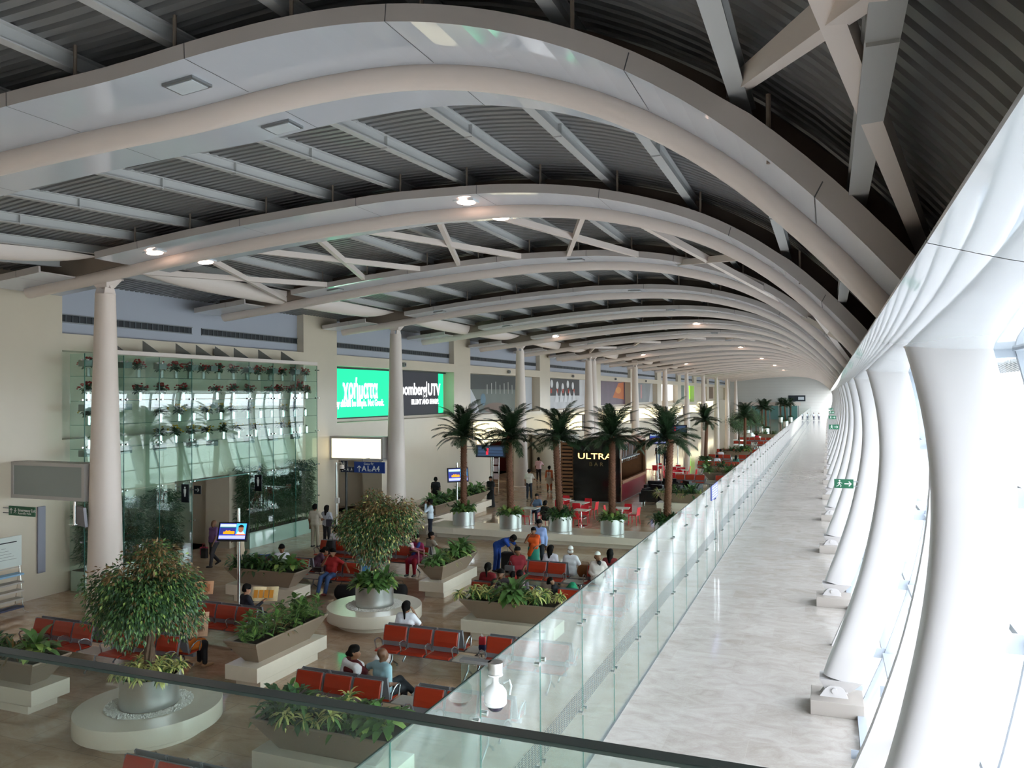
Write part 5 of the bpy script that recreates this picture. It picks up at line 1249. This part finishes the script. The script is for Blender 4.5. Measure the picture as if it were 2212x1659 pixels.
# ------------------------------------------------------------------ people: bodies grown as one implicit surface
def isosurf(caps, h):
    A = np.array([c[0] for c in caps]); B = np.array([c[1] for c in caps]); R = np.array([[c[2], c[3]] for c in caps]); K = np.array([c[4] for c in caps])
    lo = np.minimum(A, B).min(0)-R.max()-4*h; hi = np.maximum(A, B).max(0)+R.max()+4*h
    n = np.ceil((hi-lo)/h).astype(int)+1; S = np.zeros(n, np.float32)
    for a, b, r, k in zip(A, B, R, K):
        m = r.max()+5.0/k
        i0 = np.maximum(0, np.floor((np.minimum(a,b)-m-lo)/h).astype(int)); i1 = np.minimum(n, np.ceil((np.maximum(a,b)+m-lo)/h).astype(int)+1)
        X, Y, Z = np.meshgrid(*[lo[d]+h*np.arange(i0[d], i1[d]) for d in range(3)], indexing='ij')
        ba = b-a; L2 = float(ba@ba)+1e-9
        t = np.clip(((X-a[0])*ba[0]+(Y-a[1])*ba[1]+(Z-a[2])*ba[2])/L2, 0, 1)
        d = np.sqrt((X-a[0]-t*ba[0])**2+(Y-a[1]-t*ba[1])**2+(Z-a[2]-t*ba[2])**2)-(r[0]+t*(r[1]-r[0]))
        S[i0[0]:i1[0], i0[1]:i1[1], i0[2]:i1[2]] += np.exp(-k*d)
    F = S-1.0; ins = F > 0
    C = np.zeros(np.array(F.shape)-1, np.int8)
    offs = [(x,y,z) for x in (0,1) for y in (0,1) for z in (0,1)]
    for x, y, z in offs: C += ins[x:x+C.shape[0], y:y+C.shape[1], z:z+C.shape[2]]
    act = np.argwhere((C > 0) & (C < 8)); idx = -np.ones(C.shape, np.int64); idx[tuple(act.T)] = np.arange(len(act))
    pos = np.zeros((len(act), 3)); cnt = np.zeros(len(act))
    for ax in range(3):
        for u in (0,1):
            for v in (0,1):
                o = [0,0,0]; oth = [d for d in range(3) if d != ax]; o[oth[0]] = u; o[oth[1]] = v; o2 = list(o); o2[ax] = 1
                f0 = F[act[:,0]+o[0], act[:,1]+o[1], act[:,2]+o[2]]; f1 = F[act[:,0]+o2[0], act[:,1]+o2[1], act[:,2]+o2[2]]
                m = (f0 > 0) != (f1 > 0); g0 = np.log(np.maximum(f0+1, 1e-6)); g1 = np.log(np.maximum(f1+1, 1e-6)); t = np.where(m, g0/(g0-g1+1e-12), 0)
                p = np.array(o, float)[None,:].repeat(len(act), 0); p[:,ax] = t
                pos += p*m[:,None]; cnt += m
    V = lo+h*(act+pos/np.maximum(cnt,1)[:,None]); Q = []
    for ax in range(3):
        sl0 = [slice(None)]*3; sl1 = [slice(None)]*3; sl0[ax] = slice(0,-1); sl1[ax] = slice(1,None)
        e = np.argwhere(ins[tuple(sl0)] != ins[tuple(sl1)]); s = ins[tuple(e.T)]
        oth = [d for d in range(3) if d != ax]; u = np.zeros(3, int); v = np.zeros(3, int); u[oth[0]] = 1; v[oth[1]] = 1
        q = np.stack([idx[tuple((e-u-v).T)], idx[tuple((e-v).T)], idx[tuple(e.T)], idx[tuple((e-u).T)]], 1)
        flip = s if ax != 1 else ~s
        q[~flip] = q[~flip][:, ::-1]; Q.append(q)
    return V, np.concatenate(Q)
def iso_obj(name, caps, h, m, parent):
    V, Q = isosurf(caps, h); me = fmesh(name, V, Q, m, True); return link(name, me, parent)
ARM = {'down': ((.05,-.03,-.28),(.07,.04,-.52)), 'lap': ((.06,-.03,-.27),(-.03,.2,-.34)), 'phone': ((.15,.1,-.22),(-.02,.07,.10)), 'camera': ((.05,.19,-.14),(-.1,.2,.15)),
       'paper': ((.08,.1,-.25),(.03,.35,-.12)), 'rest': ((.24,-.03,-.1),(.4,.12,-.2)), 'chin': ((.08,.18,-.2),(-.07,.17,.06)), 'reach': ((.02,.2,-.2),(0,.34,-.38)), 'hang': ((.02,.12,-.26),(-.02,.24,-.48)), 'hold': ((.07,.02,-.27),(-.12,.2,-.2)), 'swing': ((.06,.1,-.26),(.07,.24,-.44)), 'back': ((.06,-.12,-.26),(.08,-.14,-.5)), 'table': ((.1,.14,-.24),(-.02,.34,-.22)), 'side': ((.14,.02,-.25),(.2,.2,-.3))}
def person(lab, x, y, rz, pose='stand', H=1.7, skin=(128,86,60), top=(220,220,220), bottom=(40,42,52), shoe=(30,26,24), hair='short', haircol=(18,15,14), sleeve='short', arms=('down','down'),
           lean=0.0, side=0.0, hy=0.0, hp=0.0, garment='trousers', z=0.0, h=0.014, drape=None, legs=None, extra=None, twist=0.0, fat=1.0):
    t = thing('person', lab, 'person', (x, y, z), rz); s = H/1.70
    M_sk = mat('skin_%d_%d_%d' % skin, skin, 0.5); M_t = mat('cloth_%d_%d_%d' % top, top, 0.8, noise=0.1, nscale=30); M_b = mat('cloth_%d_%d_%d' % bottom, bottom, 0.8, noise=0.1, nscale=30)
    pz = {'stand':.93,'walk':.92,'bend':.9}.get(pose, .555)
    if pose in ('sit','cross','knees'): pz = .555
    P = np.array([0, 0, pz*s if pose in ('stand','walk','bend') else pz])
    cl, sl = math.cos(lean), math.sin(lean); cs, ss = math.cos(side), math.sin(side); ct, st = math.cos(twist), math.sin(twist)
    up = np.array([ss, sl*cs, cl*cs]); rt = np.array([ct, st, 0]); rt = rt-up*(rt@up); rt /= np.linalg.norm(rt); fd = np.cross(up, rt)
    def T(a, b, c): return P+s*(rt*a+fd*b+up*c)          # torso frame
    hc = T(0, .015, .64)                                    # head centre
    r2 = rt*math.cos(hy)+fd*math.sin(hy); f2 = -rt*math.sin(hy)+fd*math.cos(hy); wz = np.array([0,0,1.0])
    hup = up*0.5+wz*0.5 if lean < .8 else up; hup /= np.linalg.norm(hup); f2 = f2-hup*(f2@hup); f2 /= np.linalg.norm(f2)
    f3 = f2*math.cos(hp)-hup*math.sin(hp); u3 = hup*math.cos(hp)+f2*math.sin(hp); r3 = np.cross(f3, u3)
    def Hd(a, b, c): return hc+s*(r3*a+f3*b+u3*c)
    body = []; shirt = []; low = []; sh = []; hr = []
    k = 55
    def cap(L, a, b, r1, r2_=None, kk=k): L.append((a, b, r1*s, (r1 if r2_ is None else r2_)*s, kk/s))
    f = fat
    tor = [(T(-.075,0,0), T(.075,0,0), .105*f), (T(-.055,.0,.13), T(.055,.0,.13), .098*f), (T(-.055,.02,.14), T(.055,.02,.14), .09*f), (T(-.08,0,.30), T(.08,0,.30), .108), (T(-.13,-.005,.43), T(.13,-.005,.43), .068)]
    for a, b, r in tor: cap(body, a, b, r-.004)
    cap(body, T(0,-.005,.46), T(0,.01,.58), .052, .048)
    cap(body, Hd(0,-.02,.035), Hd(0,-.01,.03), .088, .088); cap(body, Hd(0,.025,-.03), Hd(0,.03,-.03), .066); cap(body, Hd(0,.045,-.075), Hd(0,.05,-.075), .035, None, 80)
    cap(body, Hd(0,.09,-.0), Hd(0,.108,-.03), .010, .014, 200); cap(body, Hd(-.02,.088,-.062), Hd(.02,.088,-.062), .010, None, 200)
    for q in (-1,1): cap(body, Hd(q*.083,-.01,-.01), Hd(q*.09,-.018,.015), .016, .017, 160)
    J = {}
    for q, nm, a_ in ((-1,'L',arms[0]),(1,'R',arms[1])):
        sh_ = T(q*.175,-.005,.435); e, w = (ARM[a_] if isinstance(a_, str) else a_)
        yz = np.array([0,0,1.0]); F_ = np.cross(yz, rt); F_ /= np.linalg.norm(F_)
        el = sh_+s*(rt*q*e[0]+F_*e[1]+yz*e[2]); wr = sh_+s*(rt*q*w[0]+F_*w[1]+yz*w[2])
        cap(body, sh_, el, .044, .037); cap(body, el, wr, .036, .025, 70); J[nm] = wr
        d = (wr-el); d /= np.linalg.norm(d); sd = np.cross(d, [0,0,1.0]); sd = sd/np.linalg.norm(sd) if np.linalg.norm(sd) > .2 else rt.copy(); nn = np.cross(sd, d)
        for o in (-.018, 0, .018): cap(body, wr+d*.02*s+sd*o*s, wr+d*.075*s+sd*o*s, .016, .014, 140)
        for i, o in enumerate((-.030,-.010,.010,.028)):
            L_ = (.062,.075,.07,.055)[i]*s; a = wr+d*.085*s+sd*o*s; c_ = -1 if nn[2] > 0 else 1; b = a+d*L_*.5+nn*c_*L_*.12; cap(body, a, b, .0088, None, 230); cap(body, b, b+d*L_*.35+nn*c_*L_*.35, .0085, .008, 230)
        th = wr+d*.03*s+sd*.024*s*(-q if True else 1); cap(body, th, th+(d*.6+sd*(-q)*.8)*.05*s, .012, .0095, 200)
        cap(shirt, sh_, el if sleeve != 'none' else sh_*.8+el*.2, .062, .054 if sleeve != 'long' else .052, 60)
        if sleeve == 'short': shirt.pop(); cap(shirt, sh_, sh_*.3+el*.7, .062, .060, 60)
        if sleeve == 'long': cap(shirt, el, wr-d*.02*s, .051, .036, 70)
    for a, b, r in tor: cap(shirt, a, b, r+.016, None, 50)
    shirt[-5:] = shirt[-5:]; cap(shirt, T(-.05,-.005,.46), T(.05,-.005,.46), .06, None, 60)
    # legs
    hips = [T(-.09,0,-.02), T(.09,0,-.02)]
    LG = {'stand': [((-.10,.02,.49),(-.11,-.02,.085)), ((.10,.02,.49),(.12,.0,.085))], 'walk': [((-.09,.16,.50),(-.09,.22,.10)), ((.09,.04,.49),(.10,-.28,.16))], 'bend': [((-.10,-.02,.49),(-.11,-.06,.085)), ((.10,-.02,.49),(.12,-.06,.085))],
          'sit': [((-.12,.44,.52),(-.12,.42,.085)), ((.12,.44,.52),(.13,.46,.085))], 'cross': [((-.10,.44,.52),(-.09,.44,.085)), ((.05,.46,.62),(-.28,.52,.44))], 'crossR': [((-.05,.46,.62),(.30,.5,.46)), ((.10,.44,.52),(.09,.44,.085))],
          'out': [((-.12,.44,.50),(-.12,.62,.085)), ((.10,.46,.50),(.08,.7,.085))], 'knees': [((-.1,.3,.85),(-.1,.5,.5)), ((.1,.3,.83),(.1,.52,.5))]}[legs or pose]
    wear = []
    for hp_, (kn, an) in zip(hips, LG):
        ks = s if pz > .8 else 1.0
        kn = np.array(kn)*[ks,ks,ks]; an = np.array(an)*[ks,ks,ks if an[2] > .09 else 1]
        cap(body, hp_, kn, .078*f, .05); cap(body, kn, an, .05, .034); shin = an-kn; shin /= np.linalg.norm(shin)
        toe = np.array([0,1.0,0]) if abs(shin[2]) > .6 else np.array([0,.6,.8]); toe = toe-shin*(toe@shin)*0.6; toe /= np.linalg.norm(toe); ft = an+shin*.035*s
        cap(body, ft-toe*.04*s, ft+toe*.13*s, .032, .024, 80); cap(sh, ft-toe*.045*s, ft+toe*.16*s, .042, .034, 80)
        if garment == 'trousers': cap(low, hp_, kn, .092*f, .068, 60); cap(low, kn, an-shin*.02*s, .067, .058, 70)
        if garment in ('kurta','skirt','sari'):
            rr = (.105,.082) if garment != 'sari' else (.13,.12); cap(low, hp_, kn, rr[0]*f, rr[1], 45); cap(low, kn, an-shin*(.0 if garment == 'sari' else .03)*s, rr[1]*.95, .055 if garment == 'kurta' else .14, 45)
        wear.append((hp_, kn, an))
    if garment != 'none': cap(low, T(-.07,0,0), T(.07,0,0), .118*f, None, 60)
    if garment == 'sari' and pz > .8:
        cap(low, (wear[0][0]+wear[1][0])/2, (wear[0][2]+wear[1][2])/2, .15, .19, 50)
    if garment == 'kurta':
        for hp_, kn, an in wear: cap(shirt, hp_, hp_*.25+kn*.75, .115*f, .10, 40)
        cap(shirt, (wear[0][0]+wear[1][0])/2, (wear[0][1]+wear[1][1])/2, .13*f, .11, 40)
    # hair
    if extra == 'skullcap': cap(hr, Hd(-.03,-.05,-.01), Hd(.03,-.05,-.01), .068, None, 80)
    elif hair != 'bald':
        cap(hr, Hd(0,-.03,.055), Hd(0,.0,.062), .092, .088); cap(hr, Hd(-.05,-.03,.0), Hd(.05,-.03,.0), .055, None, 90); cap(hr, Hd(-.03,.04,.085), Hd(.03,.04,.085), .034, None, 60); cap(hr, Hd(-.02,-.06,-.03), Hd(.02,-.06,-.03), .045, None, 90)
        if hair == 'pony': cap(hr, Hd(0,-.1,.03), Hd(0,-.13,-.03), .03, .032, 90); cap(hr, Hd(0,-.13,-.03), Hd(0,-.11,-.24), .034, .018, 90)
        if hair == 'bun': cap(hr, Hd(0,-.11,-.02), Hd(0,-.13,-.03), .05, .045, 90)
        if hair == 'long': cap(hr, Hd(0,-.07,.0), Hd(0,-.08,-.26), .075, .05, 60); cap(hr, Hd(-.06,-.03,-.02), Hd(-.06,-.05,-.14), .035, .03, 80); cap(hr, Hd(.06,-.03,-.02), Hd(.06,-.05,-.14), .035, .03, 80)
        if hair == 'braid': cap(hr, Hd(0,-.1,-.02), T(0,-.12,.12), .035, .02, 90)
    iso_obj('body', body, h, M_sk, t)
    # trim shirt/hem order: top over bottom
    iso_obj({'kurta':'tunic','sari':'blouse'}.get(garment, 'shirt'), shirt, h*1.15, M_t, t)
    if low: iso_obj({'sari':'sari_skirt','kurta':'trousers','skirt':'skirt'}.get(garment, 'trousers'), low, h*1.15, M_b, t)
    iso_obj('shoes', sh, h*1.1, mat('shoe_%d_%d_%d' % shoe, shoe, .4), t)
    if hr: iso_obj('hair', hr, h*1.05, mat('hair_%d' % haircol[0], haircol, .8, spec=.15), t)
    if hair == 'cap' or extra == 'cap': pass
    if h < 0.02:
        mb = MB()
        for q in (-1,1):
            c = Hd(q*.033,.078,.012); mb.add([c+s*.012*np.array(v) for v in ((1,0,0),(-1,0,0),(0,1,0),(0,-1,0),(0,0,.7),(0,0,-.7))], [(0,2,4),(2,1,4),(1,3,4),(3,0,4),(2,0,5),(1,2,5),(3,1,5),(0,3,5)], 0, True)
            a = Hd(q*.018,.088,.034); b = Hd(q*.05,.076,.036); mb.bar(a, b, .006, .006)
        mb.build('eyes_and_brows', mat('eye_dark', (22,16,14), .3), t)
    if drape:    # (kind, colour)
        kind, dc = drape; M_d = mat('cloth_%d_%d_%d' % dc, dc, .8, noise=.12, nscale=20); D = []
        if kind == 'shawl':
            cap(D, T(-.17,0,.44), T(.17,0,.44), .075, None, 55); cap(D, T(-.1,.05,.3), T(.1,.05,.3), .11, None, 50); cap(D, T(-.02,.07,.1), T(.1,.06,-.2), .12, .12, 50); cap(D, T(-.15,.0,.4), T(-.14,.08,.05), .08, .07, 50)
        if kind == 'scarf':
            cap(D, T(-.14,.05,.42), T(.14,.05,.42), .085, None, 70); cap(D, T(-.14,-.04,.42), T(.14,-.04,.42), .08, None, 70); 
            for q in (-1,1): cap(D, T(q*.17,-.02,.42), T(q*.2,-.1,.05), .075, .07, 60)
        if kind == 'over': cap(D, T(-.1,.02,.46), T(.0,-.1,.2), .07, .09, 60); cap(D, T(-.1,.06,.42), T(.08,.1,.1), .06, .08, 60)
        iso_obj('drape', D, h*1.15, M_d, t)
    if extra == 'skullcap': iso_obj('cap', [(Hd(0,-.02,.075), Hd(0,-.01,.08), .088*s, .085*s, 70/s)], h*1.05, mat('cap_white', (232,230,224), .7), t)
    if extra in ('beard',): iso_obj('beard', [(Hd(-.03,.05,-.08), Hd(.03,.05,-.08), .036*s, .036*s, 80/s), (Hd(0,.06,-.1), Hd(0,.055,-.15), .035*s, .02*s, 80/s)], h, mat('hair_18', (18,15,14), .5), t)
    return t, J
NEAR, MID, FAR = 0.0125, 0.0165, 0.03
RowY = {'S1':12.49,'S2':15.63,'S4':13.27,'S3':15.71,'S9':20.09,'S6':21.05,'S10':23.17,'S7':24.07}
def seat(key, x, front): return (x, RowY[key]-0.17, pi) if front else (x, RowY[key]+0.24+0.17, 0.0)
BL = (16,14,14)
def people():
    def sp(lab, key, x, front, **k):
        px, py, rz = seat(key, x, front); rz += k.pop('turn', 0); return person(lab, px, py, rz, k.pop('pose','sit'), **k)
    # nearest rows
    sp('bald man in a pale blue shirt seated with one leg crossed, back to camera', 'S1', -7.75, False, turn=-.35, hair='bald', skin=(110,74,54), top=(150,180,190), bottom=(28,30,36), shoe=(224,222,218), legs='crossR', arms=('rest','lap'), h=NEAR, H=1.74, fat=1.15, hy=-.2)
    sp('woman in a dark red blouse and white scarf leaning towards the bald man', 'S1', -8.42, False, turn=-.3, hair='bun', top=(92,24,30), bottom=(60,30,36), arms=('lap','reach'), drape=('scarf',(226,220,222)), h=NEAR, hy=-.9, side=.12)
    sp('woman in a white top with a ponytail holding a phone to her ear', 'S2', -9.0, False, turn=.1, hair='pony', top=(226,224,232), bottom=(80,104,140), arms=('lap','phone'), h=NEAR)
    sp('man in a dark suit with black hair reading a newspaper', 'S3', -13.6, False, turn=-.45, top=(24,26,38), bottom=(24,26,34), sleeve='long', arms=('paper','paper'), h=NEAR, hy=-.3, hp=.35, skin=(170,124,98))
    sp('person in blue jeans half hidden behind the nearest potted tree', 'S3', -15.6, False, turn=-.5, top=(210,120,60), bottom=(74,98,134), legs='crossR', arms=('paper','paper'), h=MID, hp=.3)
    sp('woman in orange and black at the row end reading a newspaper', 'S4', -13.3, False, turn=-.5, hair='bun', top=(206,112,30), bottom=(22,22,26), garment='kurta', arms=('paper','paper'), h=MID, hp=.3, shoe=(190,150,110))
    # middle
    person('man in a purple shirt and grey trousers walking with bags', -20.3, 22.4, pi-.15, 'walk', H=1.68, hair='bald', top=(120,84,128), bottom=(58,56,60), arms=('swing','back'), h=MID, skin=(116,80,58), fat=1.2)
    person('woman in a cream and dark red dress behind the television screen', -19.45, 22.75, pi-.9, 'stand', H=1.58, hair='bun', top=(188,150,110), bottom=(214,196,170), garment='sari', arms=('lap','phone'), h=MID)
    sp('man in a white shirt reading a magazine behind the leafy trough', 'S6', -16.2, True, turn=.5, top=(232,230,236), bottom=(60,60,66), arms=('paper','paper'), h=MID, hp=.3, hy=.2)
    person('man in beige shirt and trousers standing beside a woman, back to camera', -19.12, 26.72, .1, 'stand', H=1.72, top=(176,166,150), bottom=(164,154,136), arms=('down','side'), h=MID)
    person('woman in grey top and black trousers with a bag, back to camera', -18.72, 26.95, .0, 'stand', H=1.66, hair='long', top=(172,170,178), bottom=(22,22,26), arms=('hold','hold'), h=MID)
    sp('man in a white shirt seated with his back to the camera, far left', 'S7', -16.6, False, top=(216,208,214), bottom=(60,60,70), arms=('lap','lap'), h=MID)
    sp('person with black hair just visible beside the white-shirted man', 'S7', -15.4, False, hair='bun', top=(60,48,56), bottom=(40,40,50), arms=('lap','lap'), h=MID, H=1.55, lean=.2)
    sp('elderly person in a pale green wrap lounging across the seats', 'S7', -15.05, True, turn=.7, hair='short', haircol=(150,146,142), top=(160,196,196), bottom=(146,180,182), garment='sari', arms=('rest','reach'), h=MID, lean=-.35, side=-.35, drape=('shawl',(170,204,204)))
    sp('person in a dark floral top slumped over the seats', 'S6', -15.5, False, turn=-1.0, hair='bun', top=(70,36,52), bottom=(58,30,44), garment='kurta', arms=('hang','hang'), h=MID, lean=.75, side=-.3)
    sp('woman in a red tunic and blue jeans resting her head on her hand', 'S6', -14.35, True, turn=.12, hair='bun', top=(150,24,24), bottom=(60,84,128), arms=('rest','chin'), legs='out', h=NEAR, side=-.1, shoe=(120,40,40))
    t, J = sp('woman in magenta and blue holding a baby on her lap', 'S7', -12.98, True, hair='bun', top=(140,24,70), bottom=(160,20,44), garment='kurta', arms=('hold','hold'), h=MID, hy=.7, drape=('over',(52,70,140)))
    person('baby in pink and white held on the lap of the woman in magenta', -13.0, RowY['S7']-0.44, pi+1.2, 'sit', H=0.62, z=0.36, hair='short', top=(226,196,200), bottom=(220,150,160), arms=('lap','lap'), h=.010, lean=-.5)
    sp('man in a beige shirt seated behind the mother, turned sideways', 'S7', -12.75, False, turn=-.5, top=(176,166,150), bottom=(60,56,52), arms=('lap','rest'), h=MID, hy=-.7)
    person('man in a white shirt and navy trousers photographing with both hands raised', -15.45, 29.62, pi*.62, 'stand', H=1.72, top=(206,220,232), bottom=(24,28,44), sleeve='long', arms=('camera','camera'), h=MID, skin=(96,64,48))
    person('man in a dark shirt walking along the left wall', -19.5, 38.0, .35, 'walk', H=1.7, top=(26,28,34), bottom=(30,30,34), arms=('swing','back'), h=FAR*.7, skin=(90,62,48))
    person('dark-clothed person behind the pole television near first palm', -17.0, 39.6, pi, 'stand', H=1.65, hair='long', top=(20,18,22), bottom=(22,20,24), garment='sari', h=FAR*.7)
    # by the palms
    person('man in royal blue overalls bending over a suitcase', -10.55, 25.15, -pi/2-.15, 'bend', H=1.74, top=(28,68,150), bottom=(30,66,142), arms=('reach','reach'), lean=1.15, h=MID, skin=(84,56,44), hp=-.1)
    person('man in a light blue shirt standing behind the woman in orange', -9.25, 25.75, pi, 'stand', H=1.76, top=(140,160,206), bottom=(36,36,44), sleeve='long', arms=('down','down'), h=MID, hp=.3, skin=(90,60,46))
    person('woman in an orange and green sari holding her chin', -9.28, 25.25, pi, 'stand', H=1.56, hair='bun', top=(150,60,24), bottom=(40,130,112), garment='sari', arms=('lap','chin'), h=MID, drape=('shawl',(214,84,20)))
    sp('woman in a dark red waistcoat seated with a grey bag', 'S10', -8.98, True, turn=.45, hair='bun', top=(128,20,34), bottom=(170,48,36), garment='kurta', arms=('lap','lap'), h=NEAR, hy=.5)
    sp('woman in dark red with a ponytail, back to camera by the trough', 'S9', -8.9, False, hair='pony', top=(124,18,28), bottom=(50,40,44), arms=('lap','lap'), h=MID)
    sp('man in a dark checked shirt with his hand at his face', 'S9', -8.28, True, turn=.35, top=(58,48,52), bottom=(40,40,48), arms=('rest','chin'), h=MID, hy=-.3)
    sp('woman in grey looking down beside the man in dark checks', 'S9', -7.72, True, turn=.1, hair='bun', top=(86,76,84), bottom=(60,56,66), arms=('lap','lap'), h=MID, hp=.5, drape=('over',(150,120,130)))
    sp('child with a red hairband seated behind the couple, back to camera', 'S9', -8.15, False, hair='pony', top=(70,40,50), bottom=(60,40,40), arms=('lap','lap'), h=MID, H=1.3)
    sp('woman in white with loose black hair, back to camera', 'S10', -8.1, False, hair='long', top=(224,216,226), bottom=(120,100,110), arms=('lap','lap'), h=MID, hy=-.4)
    sp('elderly man in white with a white and orange cap, back to camera', 'S10', -7.45, False, hair='short', haircol=(206,202,198), top=(226,222,228), bottom=(220,216,222), arms=('lap','side'), h=MID, extra='skullcap')
    sp('bearded man in a white tunic and white cap with one leg crossed', 'S10', -6.42, True, turn=.25, top=(222,208,202), bottom=(206,198,190), garment='kurta', sleeve='long', arms=('side','lap'), legs='cross', h=NEAR, hy=.5, extra='skullcap', fat=1.1)
    bob = [o for o in COL.objects if o.get('label','').startswith('bearded man')][0]
    iso_obj('beard', [(np.array([-.05,.13,1.06]), np.array([-.02,.14,1.05]), .05, .05, 60), (np.array([-.05,.15,1.04]), np.array([-.06,.15,.98]), .04, .02, 60)], MID, mat('beard_black', (18,15,14), .6), bob)
    sp('person with black hair seated behind the bearded man', 'S10', -6.2, False, hair='long', top=(130,40,40), bottom=(60,50,50), arms=('lap','lap'), h=MID)
    sp('child in black lying under a bright green cloth on the seats', 'S9', -6.75, False, turn=-1.3, hair='bun', top=(24,22,28), bottom=(16,132,92), garment='sari', legs='knees', arms=('hang','lap'), lean=-.6, h=MID, H=1.35)
    # cafe and beyond
    person('man in a denim shirt seated at the cafe table behind the second palm', -12.95, 35.72, pi, 'sit', top=(96,120,148), bottom=(50,56,72), arms=('table','chin'), h=FAR*.7)
    person('dark-clothed woman seated in a red chair behind the third palm', -11.75, 33.5, -.4, 'sit', hair='bun', top=(22,18,22), bottom=(26,22,26), arms=('lap','lap'), h=FAR*.7)
    person('man in a cream shirt and dark trousers standing near the second palm', -16.2, 43.4, .1, 'stand', H=1.74, top=(214,206,196), bottom=(30,34,48), arms=('down','side'), h=FAR*.8)
    person('man in a blue shirt walking past the curved wall', -19.2, 50.5, -.2, 'walk', H=1.72, top=(110,140,180), bottom=(32,34,42), h=FAR*.9)
    person('man in a pink shirt talking on a phone by the curved wall', -18.7, 52.0, .05, 'stand', H=1.72, top=(220,180,186), bottom=(26,26,30), arms=('down','phone'), h=FAR*.9)
    person('woman in orange and white with a long braid, back to camera', -16.2, 47.0, .05, 'stand', H=1.62, hair='braid', top=(216,196,186), bottom=(190,80,40), garment='kurta', arms=('down','down'), h=FAR*.8, drape=('scarf',(208,100,60)))
    person('man in a white shirt seated far beyond the bar', -8.0, 62.85, 0, 'sit', top=(220,222,230), bottom=(50,56,70), h=FAR)
    person('dark-haired person in green seated far beyond the bar', -6.6, 62.85, 0, 'sit', hair='long', top=(60,110,96), bottom=(40,40,44), h=FAR)
    person('person in black and jeans standing beyond the kiosk', -13.7, 68.5, .5, 'stand', top=(24,22,26), bottom=(52,70,100), h=FAR)
    person('person in black leaning beyond the kiosk', -12.6, 66.2, pi, 'stand', top=(28,26,30), bottom=(30,34,50), lean=.3, h=FAR)
    person('person in a white top seated by the far trough', -8.6, 69.9, 0, 'sit', top=(214,208,214), bottom=(60,60,64), h=FAR)
    person('person in red sitting far down the hall near the partition', -7.9, 98.4, 0, 'sit', top=(206,40,60), bottom=(60,60,64), h=FAR)
    person('distant man in a white shirt walking down the corridor, left one', -3.05, 190, pi, 'walk', H=1.75, top=(220,222,228), bottom=(34,44,74), h=FAR*1.2)
    person('distant man in a white shirt walking down the corridor, right one', -2.0, 191, pi, 'walk', H=1.7, top=(222,224,230), bottom=(34,44,74), h=FAR*1.2)
    # held papers and bags
    def paper(lab, x, y, z, rz, w, hh, cols, tilt=-.4, nm='newspaper'):
        t = thing(nm, lab, nm, (x, y, z), rz); t.rotation_euler = (tilt, 0, rz); mb = MB()
        for q in (-1,1):
            V = []
            for i in range(6):
                u = i/5; V += [(q*u*w/2, -.10*math.sin(u*2.2)*.6, -hh/2), (q*u*w/2, -.10*math.sin(u*2.2)*.6+.004, hh/2)]
            mb.add(V, [(2*i, 2*i+2, 2*i+3, 2*i+1) for i in range(5)], 0, True)
        mb.build('sheet', mat('news_%d' % cols[0][0], cols[0], .7, noise=.2, nscale=18), t)
        mb = MB()
        for i in range(4): mb.add([(-.42*w+.2*w*i, -.075-.004, -hh*.3), (-.27*w+.2*w*i, -.075-.004, -hh*.3), (-.27*w+.2*w*i, -.075-.004, hh*.25), (-.42*w+.2*w*i, -.075-.004, hh*.25)], [(0,1,2,3)])
        mb.build('printed_block', mat('news_ink_%d' % cols[1][0], cols[1], .7), t)
    paper('open orange and yellow newspaper held by the man in the dark suit', -13.3, 16.5, 1.02, .35, .66, .36, ((240,214,168),(226,150,50)))
    paper('open newspaper held by the woman at the row end', -12.98, 13.72, 1.02, .55, .6, .52, ((206,164,132),(140,100,76)))
    paper('orange newspaper held by the person in jeans', -15.15, 16.35, 1.05, .5, .5, .34, ((222,168,128),(190,120,80)))
    paper('blue and red magazine held by the man behind the leafy trough', -16.45, 20.35, .92, .5, .5, .34, ((70,90,150),(170,60,70)))
    def hand_bag(lab, x, y, z, w, hh, c):
        t = thing('hand_bag', lab, 'bag', (x, y, z)); MB().cbox(-w/2,w/2,-.06,.06,0,hh,.02).build('body', mat('bag_%d_%d' % c[:2], c, .6), t); MB().tube([(-w*.3,0,hh),(-w*.1,0,hh+.13),(w*.1,0,hh+.13),(w*.3,0,hh)], .008, 6).build('handle', mat('bag_%d_%d' % c[:2], c, .6), t)
    hand_bag('pink carrier bag hanging from the hand of the man in purple', -20.62, 22.25, .42, .26, .3, (196,60,90))
    hand_bag('black carrier bag hanging from the hand of the man in purple', -20.48, 22.12, .36, .24, .34, (24,22,24))
    hand_bag('grey handbag on the lap of the woman in the dark red waistcoat', -9.1, 22.62, .66, .3, .16, (84,80,82))
    hand_bag('dark shoulder bag of the woman in grey standing by the pole', -18.5, 26.85, .85, .3, .28, (70,66,76))
    hand_bag('dark brown handbag on the knees of the woman in red tunic', -14.55, 20.5, .66, .3, .14, (40,26,26))
people()
